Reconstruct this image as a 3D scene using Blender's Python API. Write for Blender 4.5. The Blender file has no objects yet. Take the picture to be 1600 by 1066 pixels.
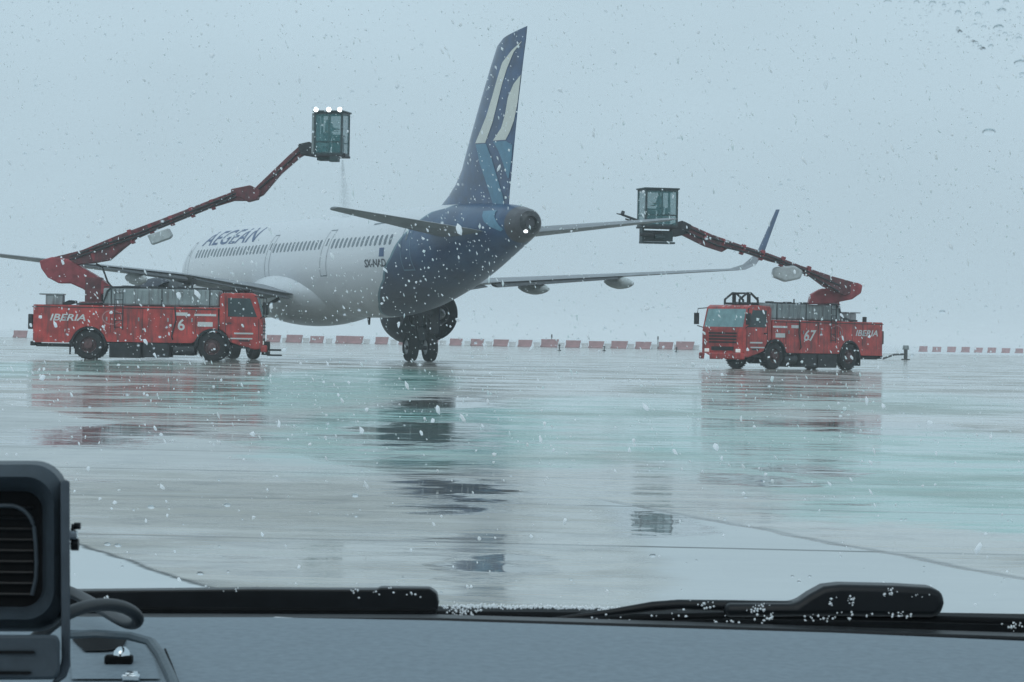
import bpy, bmesh, math, random
from mathutils import Vector, Matrix
from mathutils.bvhtree import BVHTree
R = math.radians
random.seed(7)
sc = bpy.context.scene
C = bpy.data.collections.new('scene'); sc.collection.children.link(C)

# ------------------------------------------------------------------ camera
F, CH, PITCH, ROLL = 4600.0, 1.10, 0.00136, 0.0182      # focal length in 1600-px pixels, height, pitch, roll
cam_d = bpy.data.cameras.new('camera'); cam = bpy.data.objects.new('camera', cam_d); C.objects.link(cam)
cam_d.sensor_width = 36; cam_d.lens = 36 * F / 1600; cam_d.dof.use_dof = True; cam_d.dof.focus_distance = 90; cam_d.dof.aperture_fstop = 150; cam_d.clip_start = 0.05; cam_d.clip_end = 9000
CM = Matrix.Translation((0, 0, CH)) @ Matrix.Rotation(math.pi/2 - PITCH, 4, 'X') @ Matrix.Rotation(ROLL, 4, 'Z')
cam.matrix_world = CM
sc.camera = cam
def ray(u, v):
    """direction of the sight line through a point of the 1600 x 1066 photograph"""
    return (CM.to_3x3() @ Vector(((u - 800) / F, (533 - v) / F, -1))).normalized()
def at(u, v, Y):
    d = ray(u, v); return Vector((0, 0, CH)) + d * (Y / d.y)

# ------------------------------------------------------------------ sky, sun, exposure
w = bpy.data.worlds.new('World'); sc.world = w; w.use_nodes = True
nt = w.node_tree; nt.nodes.clear()
o_ = nt.nodes.new('ShaderNodeOutputWorld'); bg = nt.nodes.new('ShaderNodeBackground')
sky = nt.nodes.new('ShaderNodeTexSky'); sky.sky_type = 'NISHITA'; sky.sun_disc = False
sky.sun_elevation = R(48); sky.sun_rotation = R(200); sky.dust_density = 6; sky.air_density = 2
mx = nt.nodes.new('ShaderNodeMix'); mx.data_type = 'RGBA'; mx.inputs[0].default_value = 0.95
mx.inputs[7].default_value = (5.55, 6.85, 7.75, 1)          # even cloud deck
nt.links.new(sky.outputs[0], mx.inputs[6])
tcw = nt.nodes.new('ShaderNodeTexCoord'); mpw = nt.nodes.new('ShaderNodeMapping'); mpw.inputs['Scale'].default_value = (7, 7, 16)
nw = nt.nodes.new('ShaderNodeTexNoise'); nw.inputs['Scale'].default_value = 1; nw.inputs['Detail'].default_value = 5
nt.links.new(tcw.outputs['Generated'], mpw.inputs[0]); nt.links.new(mpw.outputs[0], nw.inputs['Vector'])
szw = nt.nodes.new('ShaderNodeSeparateXYZ'); nt.links.new(tcw.outputs['Generated'], szw.inputs[0])
hw_ = nt.nodes.new('ShaderNodeMapRange'); hw_.inputs[1].default_value = 0; hw_.inputs[2].default_value = .13; hw_.inputs[3].default_value = .93; hw_.inputs[4].default_value = 1.02
nt.links.new(szw.outputs[2], hw_.inputs[0])
cw = nt.nodes.new('ShaderNodeMapRange'); cw.inputs[1].default_value = .3; cw.inputs[2].default_value = .7; cw.inputs[3].default_value = .965; cw.inputs[4].default_value = 1.035
nt.links.new(nw.outputs[0], cw.inputs[0])
mw = nt.nodes.new('ShaderNodeMath'); mw.operation = 'MULTIPLY'; nt.links.new(hw_.outputs[0], mw.inputs[0]); nt.links.new(cw.outputs[0], mw.inputs[1])
vw = nt.nodes.new('ShaderNodeVectorMath'); vw.operation = 'SCALE'; nt.links.new(mx.outputs[2], vw.inputs[0]); nt.links.new(mw.outputs[0], vw.inputs['Scale'])
nt.links.new(vw.outputs[0], bg.inputs[0])
bg.inputs[1].default_value = 0.100
nt.links.new(bg.outputs[0], o_.inputs[0])
sun_d = bpy.data.lights.new('sun', 'SUN'); sun = bpy.data.objects.new('sun', sun_d); C.objects.link(sun)
sun_d.energy = 0.5; sun_d.angle = R(40); sun_d.color = (1, .97, .93)
sun.rotation_euler = (R(42), 0, R(-20)); sun.location = (0, 0, 60)
sc.view_settings.view_transform = 'Standard'; sc.view_settings.look = 'None'
sc.view_settings.exposure = 0; sc.view_settings.gamma = 1
sc.cycles.use_denoising = True
sc.cycles.volume_bounces = 2
sc.cycles.max_bounces = 8; sc.cycles.transparent_max_bounces = 16

# ------------------------------------------------------------------ helpers
def setp(b, k, v):
    if k in b.inputs: b.inputs[k].default_value = v
def mat(name, col, rough=.5, metal=0, var=.15, scale=3.0, snow=0, snow_scale=6.0, spec=.5, coat=0, bump=0, emit=None, estr=0, alpha=1, trans=0, ior=1.45):
    m = bpy.data.materials.new(name); m.use_nodes = True
    t = m.node_tree; b = t.nodes['Principled BSDF']; L = t.links
    setp(b, 'Roughness', rough); setp(b, 'Metallic', metal); setp(b, 'Specular IOR Level', spec)
    setp(b, 'Coat Weight', coat); setp(b, 'Alpha', alpha); setp(b, 'Transmission Weight', trans); setp(b, 'IOR', ior)
    tc = t.nodes.new('ShaderNodeTexCoord')
    n = t.nodes.new('ShaderNodeTexNoise'); n.inputs['Scale'].default_value = scale; n.inputs['Detail'].default_value = 6
    L.new(tc.outputs['Object'], n.inputs['Vector'])
    r = t.nodes.new('ShaderNodeMapRange'); r.inputs[1].default_value = .3; r.inputs[2].default_value = .7
    r.inputs[3].default_value = 1 - var; r.inputs[4].default_value = 1 + var
    L.new(n.outputs[0], r.inputs[0])
    mu = t.nodes.new('ShaderNodeVectorMath'); mu.operation = 'SCALE'; mu.inputs[0].default_value = col[:3]
    L.new(r.outputs[0], mu.inputs['Scale'])
    out = mu.outputs[0]
    if snow > 0:
        n2 = t.nodes.new('ShaderNodeTexNoise'); n2.inputs['Scale'].default_value = snow_scale; n2.inputs['Detail'].default_value = 8
        n2.inputs['Roughness'].default_value = .7
        L.new(tc.outputs['Object'], n2.inputs['Vector'])
        g = t.nodes.new('ShaderNodeNewGeometry'); sx = t.nodes.new('ShaderNodeSeparateXYZ'); L.new(g.outputs['Normal'], sx.inputs[0])
        a = t.nodes.new('ShaderNodeMath'); a.operation = 'MULTIPLY_ADD'; a.inputs[1].default_value = .12
        L.new(sx.outputs[2], a.inputs[0]); L.new(n2.outputs[0], a.inputs[2])
        q = t.nodes.new('ShaderNodeMapRange'); q.inputs[1].default_value = .74 - .25*snow; q.inputs[2].default_value = .78 - .25*snow
        L.new(a.outputs[0], q.inputs[0])
        mxx = t.nodes.new('ShaderNodeMix'); mxx.data_type = 'RGBA'; mxx.inputs[7].default_value = (.72, .76, .78, 1)
        L.new(q.outputs[0], mxx.inputs[0]); L.new(out, mxx.inputs[6]); out = mxx.outputs[2]
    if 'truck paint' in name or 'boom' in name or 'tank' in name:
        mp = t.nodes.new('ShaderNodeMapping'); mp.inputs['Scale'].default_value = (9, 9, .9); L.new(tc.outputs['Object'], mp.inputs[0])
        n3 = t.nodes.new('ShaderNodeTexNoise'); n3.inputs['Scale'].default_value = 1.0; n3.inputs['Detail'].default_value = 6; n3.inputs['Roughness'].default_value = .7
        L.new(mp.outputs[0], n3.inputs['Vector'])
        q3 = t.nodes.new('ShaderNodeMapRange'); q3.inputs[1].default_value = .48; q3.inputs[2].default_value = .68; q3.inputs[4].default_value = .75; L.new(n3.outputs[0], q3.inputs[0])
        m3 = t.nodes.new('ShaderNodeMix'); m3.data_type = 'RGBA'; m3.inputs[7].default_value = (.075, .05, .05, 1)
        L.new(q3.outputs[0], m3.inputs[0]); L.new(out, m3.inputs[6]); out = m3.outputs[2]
    L.new(out, b.inputs['Base Color'])
    if bump:
        bu = t.nodes.new('ShaderNodeBump'); bu.inputs['Strength'].default_value = 1; bu.inputs['Distance'].default_value = bump
        L.new(n.outputs[0], bu.inputs['Height']); L.new(bu.outputs[0], b.inputs['Normal'])
    if emit:
        setp(b, 'Emission Color', (*emit, 1)); setp(b, 'Emission Strength', estr)
    return m

def tag(o, label=None, cat=None, group=None, kind=None):
    if label: o['label'] = label
    if cat: o['category'] = cat
    if group: o['group'] = group
    if kind: o['kind'] = kind
    return o
def empty(name, loc=(0, 0, 0), rz=0):
    o = bpy.data.objects.new(name, None); C.objects.link(o); o.location = loc; o.rotation_euler = (0, 0, rz); o.empty_display_size = .3
    return o
def kids(o): return [c for c in bpy.data.objects if c.parent == o]
def copy_tree(o, parent=None):
    c = o.copy(); C.objects.link(c); c.parent = parent
    for ch in kids(o): copy_tree(ch, c)
    return c

class MB:
    def __init__(s): s.v = []; s.f = []
    def add(s, vs, fs):
        k = len(s.v); s.v += [Vector(p) for p in vs]; s.f += [tuple(i + k for i in f) for f in fs]; return s
    def box(s, c, d, rz=0, M=None):
        x, y, z = d[0]/2, d[1]/2, d[2]/2
        P = [Vector(p) for p in ((-x,-y,-z),(x,-y,-z),(x,y,-z),(-x,y,-z),(-x,-y,z),(x,-y,z),(x,y,z),(-x,y,z))]
        m = M if M is not None else Matrix.Rotation(rz, 3, 'Z')
        return s.add([m @ p + Vector(c) for p in P], [(0,3,2,1),(4,5,6,7),(0,1,5,4),(1,2,6,5),(2,3,7,6),(3,0,4,7)])
    def box2(s, a, b):
        a, b = Vector(a), Vector(b); return s.box((a+b)/2, [abs(b[i]-a[i]) for i in range(3)])
    def cyl(s, a, b, r0, r1=None, n=16, cap=True):
        a, b = Vector(a), Vector(b); r1 = r0 if r1 is None else r1
        d = (b-a).normalized(); u = d.orthogonal().normalized(); v = d.cross(u)
        P = []
        for c, r in ((a, r0), (b, r1)):
            for i in range(n):
                t = 2*math.pi*i/n; P.append(c + u*r*math.cos(t) + v*r*math.sin(t))
        fs = [(i, (i+1) % n, n+(i+1) % n, n+i) for i in range(n)]
        if cap: fs += [tuple(range(n))[::-1], tuple(range(n, 2*n))]
        return s.add(P, fs)
    def rings(s, rs, cap=True, close=True):
        n = len(rs[0]); P = [p for r in rs for p in r]; fs = []
        for k in range(len(rs)-1):
            for i in range(n if close else n-1):
                j = (i+1) % n; fs.append((k*n+i, k*n+j, (k+1)*n+j, (k+1)*n+i))
        if cap: fs += [tuple(range(n))[::-1], tuple((len(rs)-1)*n+i for i in range(n))]
        return s.add(P, fs)
    def tube(s, pts, r, n=8):
        pts = [Vector(p) for p in pts]; rs = []
        for i, p in enumerate(pts):
            d = (pts[min(i+1, len(pts)-1)] - pts[max(i-1, 0)]).normalized()
            up = Vector((0, 0, 1)) if abs(d.z) < .95 else Vector((0, 1, 0))
            u = d.cross(up).normalized(); v = d.cross(u)
            rr = r[i] if isinstance(r, (list, tuple)) else r
            rs.append([p + u*rr*math.cos(2*math.pi*k/n) + v*rr*math.sin(2*math.pi*k/n) for k in range(n)])
        return s.rings(rs)
    def lathe(s, prof, o, ax, n=32, cap=False):
        """prof = [(distance along ax, radius)]"""
        o, ax = Vector(o), Vector(ax).normalized(); u = ax.orthogonal().normalized(); v = ax.cross(u)
        rs = [[o + ax*d + u*r*math.cos(2*math.pi*k/n) + v*r*math.sin(2*math.pi*k/n) for k in range(n)] for d, r in prof]
        return s.rings(rs, cap=cap)
    def prism(s, front, back):
        n = len(front); fs = [tuple(range(n)), tuple(range(2*n-1, n-1, -1))]
        fs += [(i, n+i, n+(i+1) % n, (i+1) % n) for i in range(n)]
        return s.add(list(front)+list(back), fs)
    def build(s, name, m, parent=None, smooth=False, bevel=0, xf=None, seg=2):
        me = bpy.data.meshes.new(name)
        vs = [xf @ p for p in s.v] if xf is not None else s.v
        me.from_pydata([tuple(p) for p in vs], [], s.f); me.update()
        b = bmesh.new(); b.from_mesh(me); bmesh.ops.recalc_face_normals(b, faces=b.faces); b.to_mesh(me); b.free()
        me.materials.append(m)
        ob = bpy.data.objects.new(name, me); C.objects.link(ob)
        if parent: ob.parent = parent
        if smooth:
            me.polygons.foreach_set('use_smooth', [True]*len(me.polygons))
            try: me.set_sharp_from_angle(angle=R(40))
            except Exception: pass
        if bevel:
            bv = ob.modifiers.new('bevel', 'BEVEL'); bv.width = bevel; bv.segments = seg; bv.limit_method = 'ANGLE'
            me.polygons.foreach_set('use_smooth', [True]*len(me.polygons))
            try: me.set_sharp_from_angle(angle=R(45))
            except Exception: pass
        return ob

def text_mesh(txt, size=1.0, shear=0.0, bold=0.0, space=1.0):
    c = bpy.data.curves.new('t', 'FONT'); c.body = txt; c.size = size; c.shear = shear; c.offset = bold; c.space_character = space
    c.resolution_u = 4
    o = bpy.data.objects.new('t', c); C.objects.link(o)
    me = o.to_mesh(); bm = bmesh.new(); bm.from_mesh(me)
    bmesh.ops.triangulate(bm, faces=bm.faces)
    bmesh.ops.subdivide_edges(bm, edges=[e for e in bm.edges if e.calc_length() > size*.25], cuts=2)
    bmesh.ops.triangulate(bm, faces=bm.faces)
    vs = [v.co.copy() for v in bm.verts]; fs = [tuple(v.index for v in f.verts) for f in bm.faces]
    bm.free(); o.to_mesh_clear(); bpy.data.objects.remove(o); bpy.data.curves.remove(c)
    x0 = min(v.x for v in vs); x1 = max(v.x for v in vs); y0 = min(v.y for v in vs); y1 = max(v.y for v in vs)
    return [Vector(((v.x-x0)/(x1-x0), (v.y-y0)/(y1-y0), 0)) for v in vs], fs
def text_on(name, txt, m, parent, origin, ex, ey, shear=0, bold=0, space=1.0):
    vs, fs = text_mesh(txt, 1, shear, bold, space)
    origin, ex, ey = Vector(origin), Vector(ex), Vector(ey)
    return MB().add([origin + ex*v.x + ey*v.y for v in vs], fs).build(name, m, parent)

# ------------------------------------------------------------------ materials
M = {}
M['white'] = mat('white paint', (.68, .72, .75), .35, var=.06, scale=.7, coat=.2)
M['grey_wing'] = mat('grey wing paint', (.23, .25, .27), .45, var=.25, scale=1.5)
M['fairing'] = mat('pale fairing paint', (.42, .46, .46), .5, var=.2, scale=2)
M['wing_dark'] = mat('dark flap cove', (.05, .055, .06), .6, var=.4, scale=4)
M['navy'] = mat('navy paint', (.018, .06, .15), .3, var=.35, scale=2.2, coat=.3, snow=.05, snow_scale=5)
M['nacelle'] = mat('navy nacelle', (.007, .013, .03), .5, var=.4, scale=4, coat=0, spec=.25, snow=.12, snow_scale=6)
M['cream'] = mat('cream paint', (.72, .72, .66), .4, var=.05)
M['lblue'] = mat('light blue paint', (.11, .25, .36), .4, var=.12, scale=4)
M['window'] = mat('cabin window glass', (.09, .13, .16), .2, var=.1)
M['title'] = mat('title blue paint', (.03, .08, .2), .4, var=.1)
M['metal'] = mat('bare metal', (.36, .37, .38), .35, metal=.8, var=.2, scale=5)
M['dmetal'] = mat('dark metal', (.05, .055, .06), .5, metal=.3, var=.4, scale=6, snow=.1, snow_scale=9)
M['tyre'] = mat('tyre rubber', (.02, .021, .023), .8, var=.4, scale=9, snow=.12, snow_scale=9)
M['rim'] = mat('wheel rim', (.12, .06, .06), .5, var=.5, scale=9, snow=.25, snow_scale=8)
M['red'] = mat('red truck paint', (.50, .055, .048), .4, var=.4, scale=2.5, coat=.15, snow=.2, snow_scale=5)
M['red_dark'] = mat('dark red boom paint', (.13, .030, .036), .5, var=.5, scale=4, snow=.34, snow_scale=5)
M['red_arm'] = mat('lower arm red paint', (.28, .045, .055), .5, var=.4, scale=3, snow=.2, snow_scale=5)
M['tank'] = mat('grey fluid tank', (.30, .35, .36), .55, var=.22, scale=1.6, snow=.10, snow_scale=3)
M['chassis'] = mat('black chassis', (.022, .025, .028), .6, var=.5, scale=6, snow=.14, snow_scale=9)
M['glass_dark'] = mat('dark cab glass', (.035, .06, .065), .12, var=.4, scale=3, snow=.08, snow_scale=7)
M['glass_teal'] = mat('pale reflecting windscreen', (.22, .38, .40), .15, var=.2, scale=3)
M['decal_white'] = mat('white lettering', (.7, .7, .7), .5, var=.08)
M['white_box'] = mat('white plastic box', (.45, .48, .49), .5, var=.15, scale=6)
M['jacket'] = mat('pale work jacket', (.22, .27, .29), .8, var=.25, scale=12)
M['trousers'] = mat('dark trousers', (.03, .03, .045), .85, var=.2, scale=12)
M['skin'] = mat('skin', (.42, .25, .18), .6, var=.1, scale=12)
M['hair'] = mat('dark hair', (.02, .016, .014), .7, var=.2, scale=20)
M['frame'] = mat('dark green cabin frame', (.035, .06, .065), .5, var=.3, scale=8, snow=.1, snow_scale=9)
M['cab_glass'] = mat('teal cabin glazing', (.12, .33, .35), .08, var=.08, scale=3, alpha=.3)
M['lamp'] = mat('lit flood lamp', (1, 1, 1), .3, emit=(1, 1, 1), estr=2.2)
M['headlight'] = mat('headlight glass', (.8, .85, .85), .2, emit=(1, .98, .92), estr=.25)
M['barrier_fogged_red'] = mat('red plastic barrier', (.38, .20, .21), .5, var=.3, scale=1)  # red toned down: fading by distant fog is put into the colour
M['barrier_white'] = mat('white plastic barrier', (.6, .62, .63), .5, var=.1, scale=1)
M['snow'] = mat('snow', (.86, .89, .91), .8, var=.04, scale=9)

# ------------------------------------------------------------------ ground
def ground_mat():
    m = bpy.data.materials.new('wet apron concrete'); m.use_nodes = True
    t = m.node_tree; b = t.nodes['Principled BSDF']; L = t.links; N = t.nodes.new
    tc = N('ShaderNodeTexCoord'); sx = N('ShaderNodeSeparateXYZ'); L.new(tc.outputs['Object'], sx.inputs[0])
    def val(x): n = N('ShaderNodeValue'); n.outputs[0].default_value = x; return n.outputs[0]
    def ma(op, *a):
        n = N('ShaderNodeMath'); n.operation = op
        for i, x in enumerate(a):
            if isinstance(x, (int, float)): n.inputs[i].default_value = x
            else: L.new(x, n.inputs[i])
        return n.outputs[0]
    def noise(scale, detail=5, rough=.6, sxyz=(1, 1, 1), off=0):
        mp = N('ShaderNodeMapping'); mp.inputs['Scale'].default_value = sxyz; mp.inputs['Location'].default_value = (off, off*1.7, 0)
        L.new(tc.outputs['Object'], mp.inputs[0])
        n = N('ShaderNodeTexNoise'); n.inputs['Scale'].default_value = scale; n.inputs['Detail'].default_value = detail; n.inputs['Roughness'].default_value = rough
        L.new(mp.outputs[0], n.inputs['Vector']); return n.outputs[0]
    def ss(x, a, b_, lo=0, hi=1):
        n = N('ShaderNodeMapRange'); n.interpolation_type = 'SMOOTHSTEP'
        L.new(x, n.inputs[0])
        for i, q in enumerate((a, b_, lo, hi)): n.inputs[i+1].default_value = q
        return n.outputs[0]
    def mixc(f, a, b_):
        n = N('ShaderNodeMix'); n.data_type = 'RGBA'
        if isinstance(f, (int, float)): n.inputs[0].default_value = f
        else: L.new(f, n.inputs[0])
        for i, q in ((6, a), (7, b_)):
            if isinstance(q, tuple): n.inputs[i].default_value = (*q, 1)
            else: L.new(q, n.inputs[i])
        return n.outputs[2]
    X, Y = sx.outputs[0], sx.outputs[1]
    nbig = noise(.045, 3); nmid = noise(.22, 5, off=9); nfin = noise(2.0, 6, .65, off=4)
    # wandering coordinates for the edges of the slush and of the fluid
    wob = ma('MULTIPLY', ma('SUBTRACT', noise(.5, 6, .65, off=3), .5), 3.4)
    conc = mixc(ss(nmid, .35, .65), (.31, .30, .26), (.42, .405, .355))
    conc = mixc(ss(nfin, .45, .7, 0, .7), conc, (.11, .112, .105))
    nst = noise(.9, 7, .75, (.35, 1.5, 1), off=77)
    conc = mixc(ss(nst, .5, .62, 0, .6), conc, (.52, .51, .46))
    # de-icing fluid: green tint on the central pool, 21 to 100 m out
    teal = None
    for cx_, cy_, rx_, ry_, k_ in ((-4.0, 68, 3.0, 32, .95), (-.9, 36, 2.0, 13, 1), (3.6, 32, 3.2, 11, .9), (3.2, 21, 1.6, 4.5, .9), (2.0, 46, 2.4, 12, .7), (-13, 84, 4, 26, .8), (6.5, 60, 4, 16, .5), (-.2, 27, 1.4, 3.5, .6)):
        dx = ma('DIVIDE', ma('SUBTRACT', ma('ADD', X, ma('MULTIPLY', wob, .8)), cx_), rx_); dy = ma('DIVIDE', ma('SUBTRACT', ma('ADD', Y, ma('MULTIPLY', wob, 2.5)), cy_), ry_)
        q = ma('MULTIPLY', ss(ma('ADD', ma('MULTIPLY', dx, dx), ma('MULTIPLY', dy, dy)), 1.15, .35), k_)
        teal = q if teal is None else ma('MAXIMUM', teal, q)
    pud = None      # standing puddles that mirror sharply
    for cx_, cy_, rx_, ry_ in ((-.38, 20.6, .62, 2.3), (.88, 17.8, .36, 1.5), (-.1, 14.2, .32, 1.0), (-4.3, 30.7, 1.1, 3.6), (-1.0, 33, 1.0, 6), (4.9, 39, 1.6, 4), (-1.2, 48, 1.0, 6), (2.6, 25, .5, 1.2), (1.9, 23.5, .5, 1.6)):
        dx = ma('DIVIDE', ma('SUBTRACT', ma('ADD', X, ma('MULTIPLY', wob, .12)), cx_), rx_); dy = ma('DIVIDE', ma('SUBTRACT', ma('ADD', Y, ma('MULTIPLY', wob, .9)), cy_), ry_)
        q = ma('SUBTRACT', 1, ma('ADD', ma('MULTIPLY', dx, dx), ma('MULTIPLY', dy, dy)))
        pud = q if pud is None else ma('MAXIMUM', pud, q)
    npd = ma('ADD', ma('MULTIPLY', noise(1.6, 6, .65, (.8, 1, 1), off=91), .6), ma('MULTIPLY', noise(.5, 3, .5, off=31), .4))
    pud = ss(ma('ADD', ma('MULTIPLY', ma('MAXIMUM', pud, -.6), .16), npd), .50, .60)
    teal = ma('MULTIPLY', teal, ss(nmid, .32, .58, .35, 1))
    col = mixc(ma('MULTIPLY', teal, .95), conc, (.13, .46, .39))
    # pale slush patches: left foreground corner, right foreground, streaks along the left
    e1 = ma('SUBTRACT', ma('MULTIPLY_ADD', X, -2.56, 9.4), Y)      # left corner
    s1 = ss(ma('ADD', e1, ma('MULTIPLY', wob, .25)), -.05, .05)
    e2 = ma('SUBTRACT', ma('MULTIPLY_ADD', X, -3.4, 22.1), Y)      # right: nearer than this line
    s2 = ma('MULTIPLY', ss(ma('ADD', e2, ma('MULTIPLY', wob, .35)), -.12, .12), ss(ma('ADD', X, ma('MULTIPLY', wob, .3)), .45, .8))
    e3 = ma('SUBTRACT', ma('MULTIPLY_ADD', X, -3.05, 20.5), Y)
    s3 = ma('MULTIPLY', ma('MULTIPLY', ss(ma('ADD', e3, wob), -.5, .5), ss(Y, 21, 25)), ss(ma('ADD', X, wob), -.2, -1.5))
    slush = ma('MAXIMUM', s1, ma('MAXIMUM', ma('MULTIPLY', s2, .9), ma('MULTIPLY', s3, .55)))
    thin = ma('MULTIPLY', ss(noise(.5, 6, .7, (.5, 1.6, 1), off=21), .56, .66), .35)
    slush = ma('MAXIMUM', slush, thin)
    col = mixc(slush, col, (.60, .64, .65))
    # slab joints and dark wheel marks
    ang = .06
    yy = ma('ADD', ma('MULTIPLY', X, ang), Y); xx = ma('SUBTRACT', X, ma('MULTIPLY', Y, ang))
    def joint(c, period, wdt, off):
        fr = ma('ABSOLUTE', ma('SUBTRACT', ma('FRACT', ma('DIVIDE', ma('ADD', ma('ADD', c, off), ma('MULTIPLY', wob, .03)), period)), .5))
        return ss(ma('MULTIPLY', fr, period), wdt, wdt*.4)
    j = ma('MAXIMUM', joint(yy, 3.75, .07, 1.2), ma('MULTIPLY', joint(xx, 7.5, .03, 2.2), .0))
    j = ma('MULTIPLY', j, ss(nmid, .3, .6, .3, 1))
    rim = ma('ADD', ma('MULTIPLY', ss(ma('ABSOLUTE', ma('ADD', e1, ma('MULTIPLY', wob, .25))), .12, .01), ss(X, .4, 0)), 0)
    rim2 = ma('MULTIPLY', ss(ma('ABSOLUTE', ma('ADD', ma('ADD', e2, ma('MULTIPLY', wob, .35)), .15)), .28, .03), ss(X, .4, .9))
    j = ma('MAXIMUM', j, ma('MAXIMUM', rim, rim2))
    col = mixc(ma('MULTIPLY', j, .75), col, (.045, .05, .052))
    col = mixc(ma('MULTIPLY', pud, .55), col, (.05, .06, .06))
    L.new(col, b.inputs['Base Color'])
    L.new(ma('SUBTRACT', ss(Y, 24, 15, .5, .38), ma('MULTIPLY', j, .34)), b.inputs['Specular IOR Level'])
    wet = ma('MULTIPLY', ss(ma('ADD', ma('MULTIPLY', nmid, .6), ma('MULTIPLY', nst, .4)), .42, .52), ma('SUBTRACT', 1, ma('MULTIPLY', slush, .8)))
    rg = ma('ADD', ss(wet, 0, 1, .26, .03), ma('MULTIPLY', slush, .30))
    rg = ma('ADD', rg, ma('MULTIPLY', ss(nst, .45, .6), .16))
    rg = ma('ADD', ma('MULTIPLY', rg, ma('SUBTRACT', 1, pud)), ma('MULTIPLY', pud, .02))
    L.new(rg, b.inputs['Roughness'])
    setp(b, 'IOR', 1.34)
    bu = N('ShaderNodeBump'); bu.inputs['Strength'].default_value = 1; bu.inputs['Distance'].default_value = 1.0
    h = ma('ADD', ma('MULTIPLY', noise(1.1, 3, .5, (1, 1.5, 1), off=40), .007), ma('MULTIPLY', noise(9, 3, .6, (.7, 1.6, 1), off=50), .0006))
    h = ma('ADD', h, ma('MULTIPLY', noise(.25, 2, .5, off=60), .006))
    h = ma('MULTIPLY', h, ma('SUBTRACT', 1, ma('MULTIPLY', pud, .5)))
    L.new(h, bu.inputs['Height']); L.new(bu.outputs[0], b.inputs['Normal'])
    return m
gm = ground_mat()
def sheet(name, x0, x1, y0, y1, z, m):
    o = MB().add([(x0, y0, z), (x1, y0, z), (x1, y1, z), (x0, y1, z)], [(0, 1, 2, 3)]).build(name, m); o['kind'] = 'structure'; return o
sheet('snowy_field', -3000, 3000, -60, 4500, -.03, mat('snow covered grass', (.72, .75, .77), .9, var=.12, scale=.05))
sheet('apron', -260, 260, -55, 348, 0, gm)
# painted edge line running across the apron on the right
def line_strip(name, pts, wd, z, m):
    mb = MB(); L_ = []; R_ = []
    for i, p in enumerate(pts):
        L_.append((p[0], p[1]-wd/2, z)); R_.append((p[0], p[1]+wd/2, z))
    n = len(pts); mb.add(L_+R_, [(i, i+1, n+i+1, n+i) for i in range(n-1)]); o = mb.build(name, m); o['kind'] = 'structure'; return o
wl = mat('worn white line paint', (.8, .82, .83), .9, var=.2, scale=1.2, spec=.1)
line_strip('road_marking', [(-4, 101), (3, 96.5), (9, 91), (12.4, 85.5), (20, 75)], .55, .004, wl)

# ------------------------------------------------------------------ airliner
AL, PX, PY = 0.3655, -7.36, 121.0
plane = empty('airliner', (PX, PY, 0), AL - math.pi/2)
tag(plane, 'white twin engine airliner with navy tail standing on the wet apron, seen from behind', 'airliner')
PM = Matrix.Translation((PX, PY, 0)) @ Matrix.Rotation(AL - math.pi/2, 4, 'Z'); PI_ = PM.inverted()
def A(x, y, z): return Vector((x-22, y, z))
# fuselage: (aft, centre z, half height, half width)
SEC = [(0, 3.35, .04, .04), (.25, 3.38, .38, .40), (.8, 3.45, .75, .78), (1.8, 3.58, 1.15, 1.18), (3, 3.72, 1.55, 1.52), (4.2, 3.80, 1.85, 1.78), (5.6, 3.83, 2.02, 1.92),
       (7.2, 3.83, 2.07, 1.975), (15, 3.83, 2.07, 1.975), (23, 3.83, 2.07, 1.975), (29, 3.83, 2.07, 1.975), (31, 3.87, 2.03, 1.97), (33, 3.98, 1.93, 1.93), (35, 4.15, 1.76, 1.83), (37, 4.35, 1.55, 1.64),
       (39, 4.56, 1.29, 1.38), (41, 4.77, 1.00, 1.05), (42.5, 4.92, .77, .80), (43.4, 4.97, .62, .63), (43.9, 5.0, .50, .50), (44.1, 5.02, .40, .40), (44.5, 5.02, .40, .40)]
def interp(x):
    for a, b in zip(SEC, SEC[1:]):
        if x <= b[0]:
            t = (x-a[0])/(b[0]-a[0]); return [a[i]+(b[i]-a[i])*t for i in range(1, 4)]
    return SEC[-1][1:]
def smooth_sec(x):
    k = [interp(max(0, min(44.5, x+d))) for d in (-.5, -.25, 0, .25, .5)] if 2 < x < 43.9 else [interp(x)]
    return [sum(q[i] for q in k)/len(k) for i in range(3)]
xs = [0, .12, .25, .5, .8, 1.3, 1.8, 2.4] + [3 + .5*i for i in range(81)] + [43.3, 43.6, 43.8, 43.9, 44.0, 44.1] 
fus = MB(); rs = []
for x in xs:
    cz, hh, hw = smooth_sec(x)
    rs.append([A(x, hw*math.sin(2*math.pi*k/64), cz + hh*math.cos(2*math.pi*k/64)) for k in range(64)])
fus.rings(rs)
fus_pre = BVHTree.FromPolygons([PM @ v for v in fus.v], fus.f)
def hit(bvh, u, v):
    r = bvh.ray_cast(Vector((0, 0, CH)), ray(u, v))
    return r[0], r[1]
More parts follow.
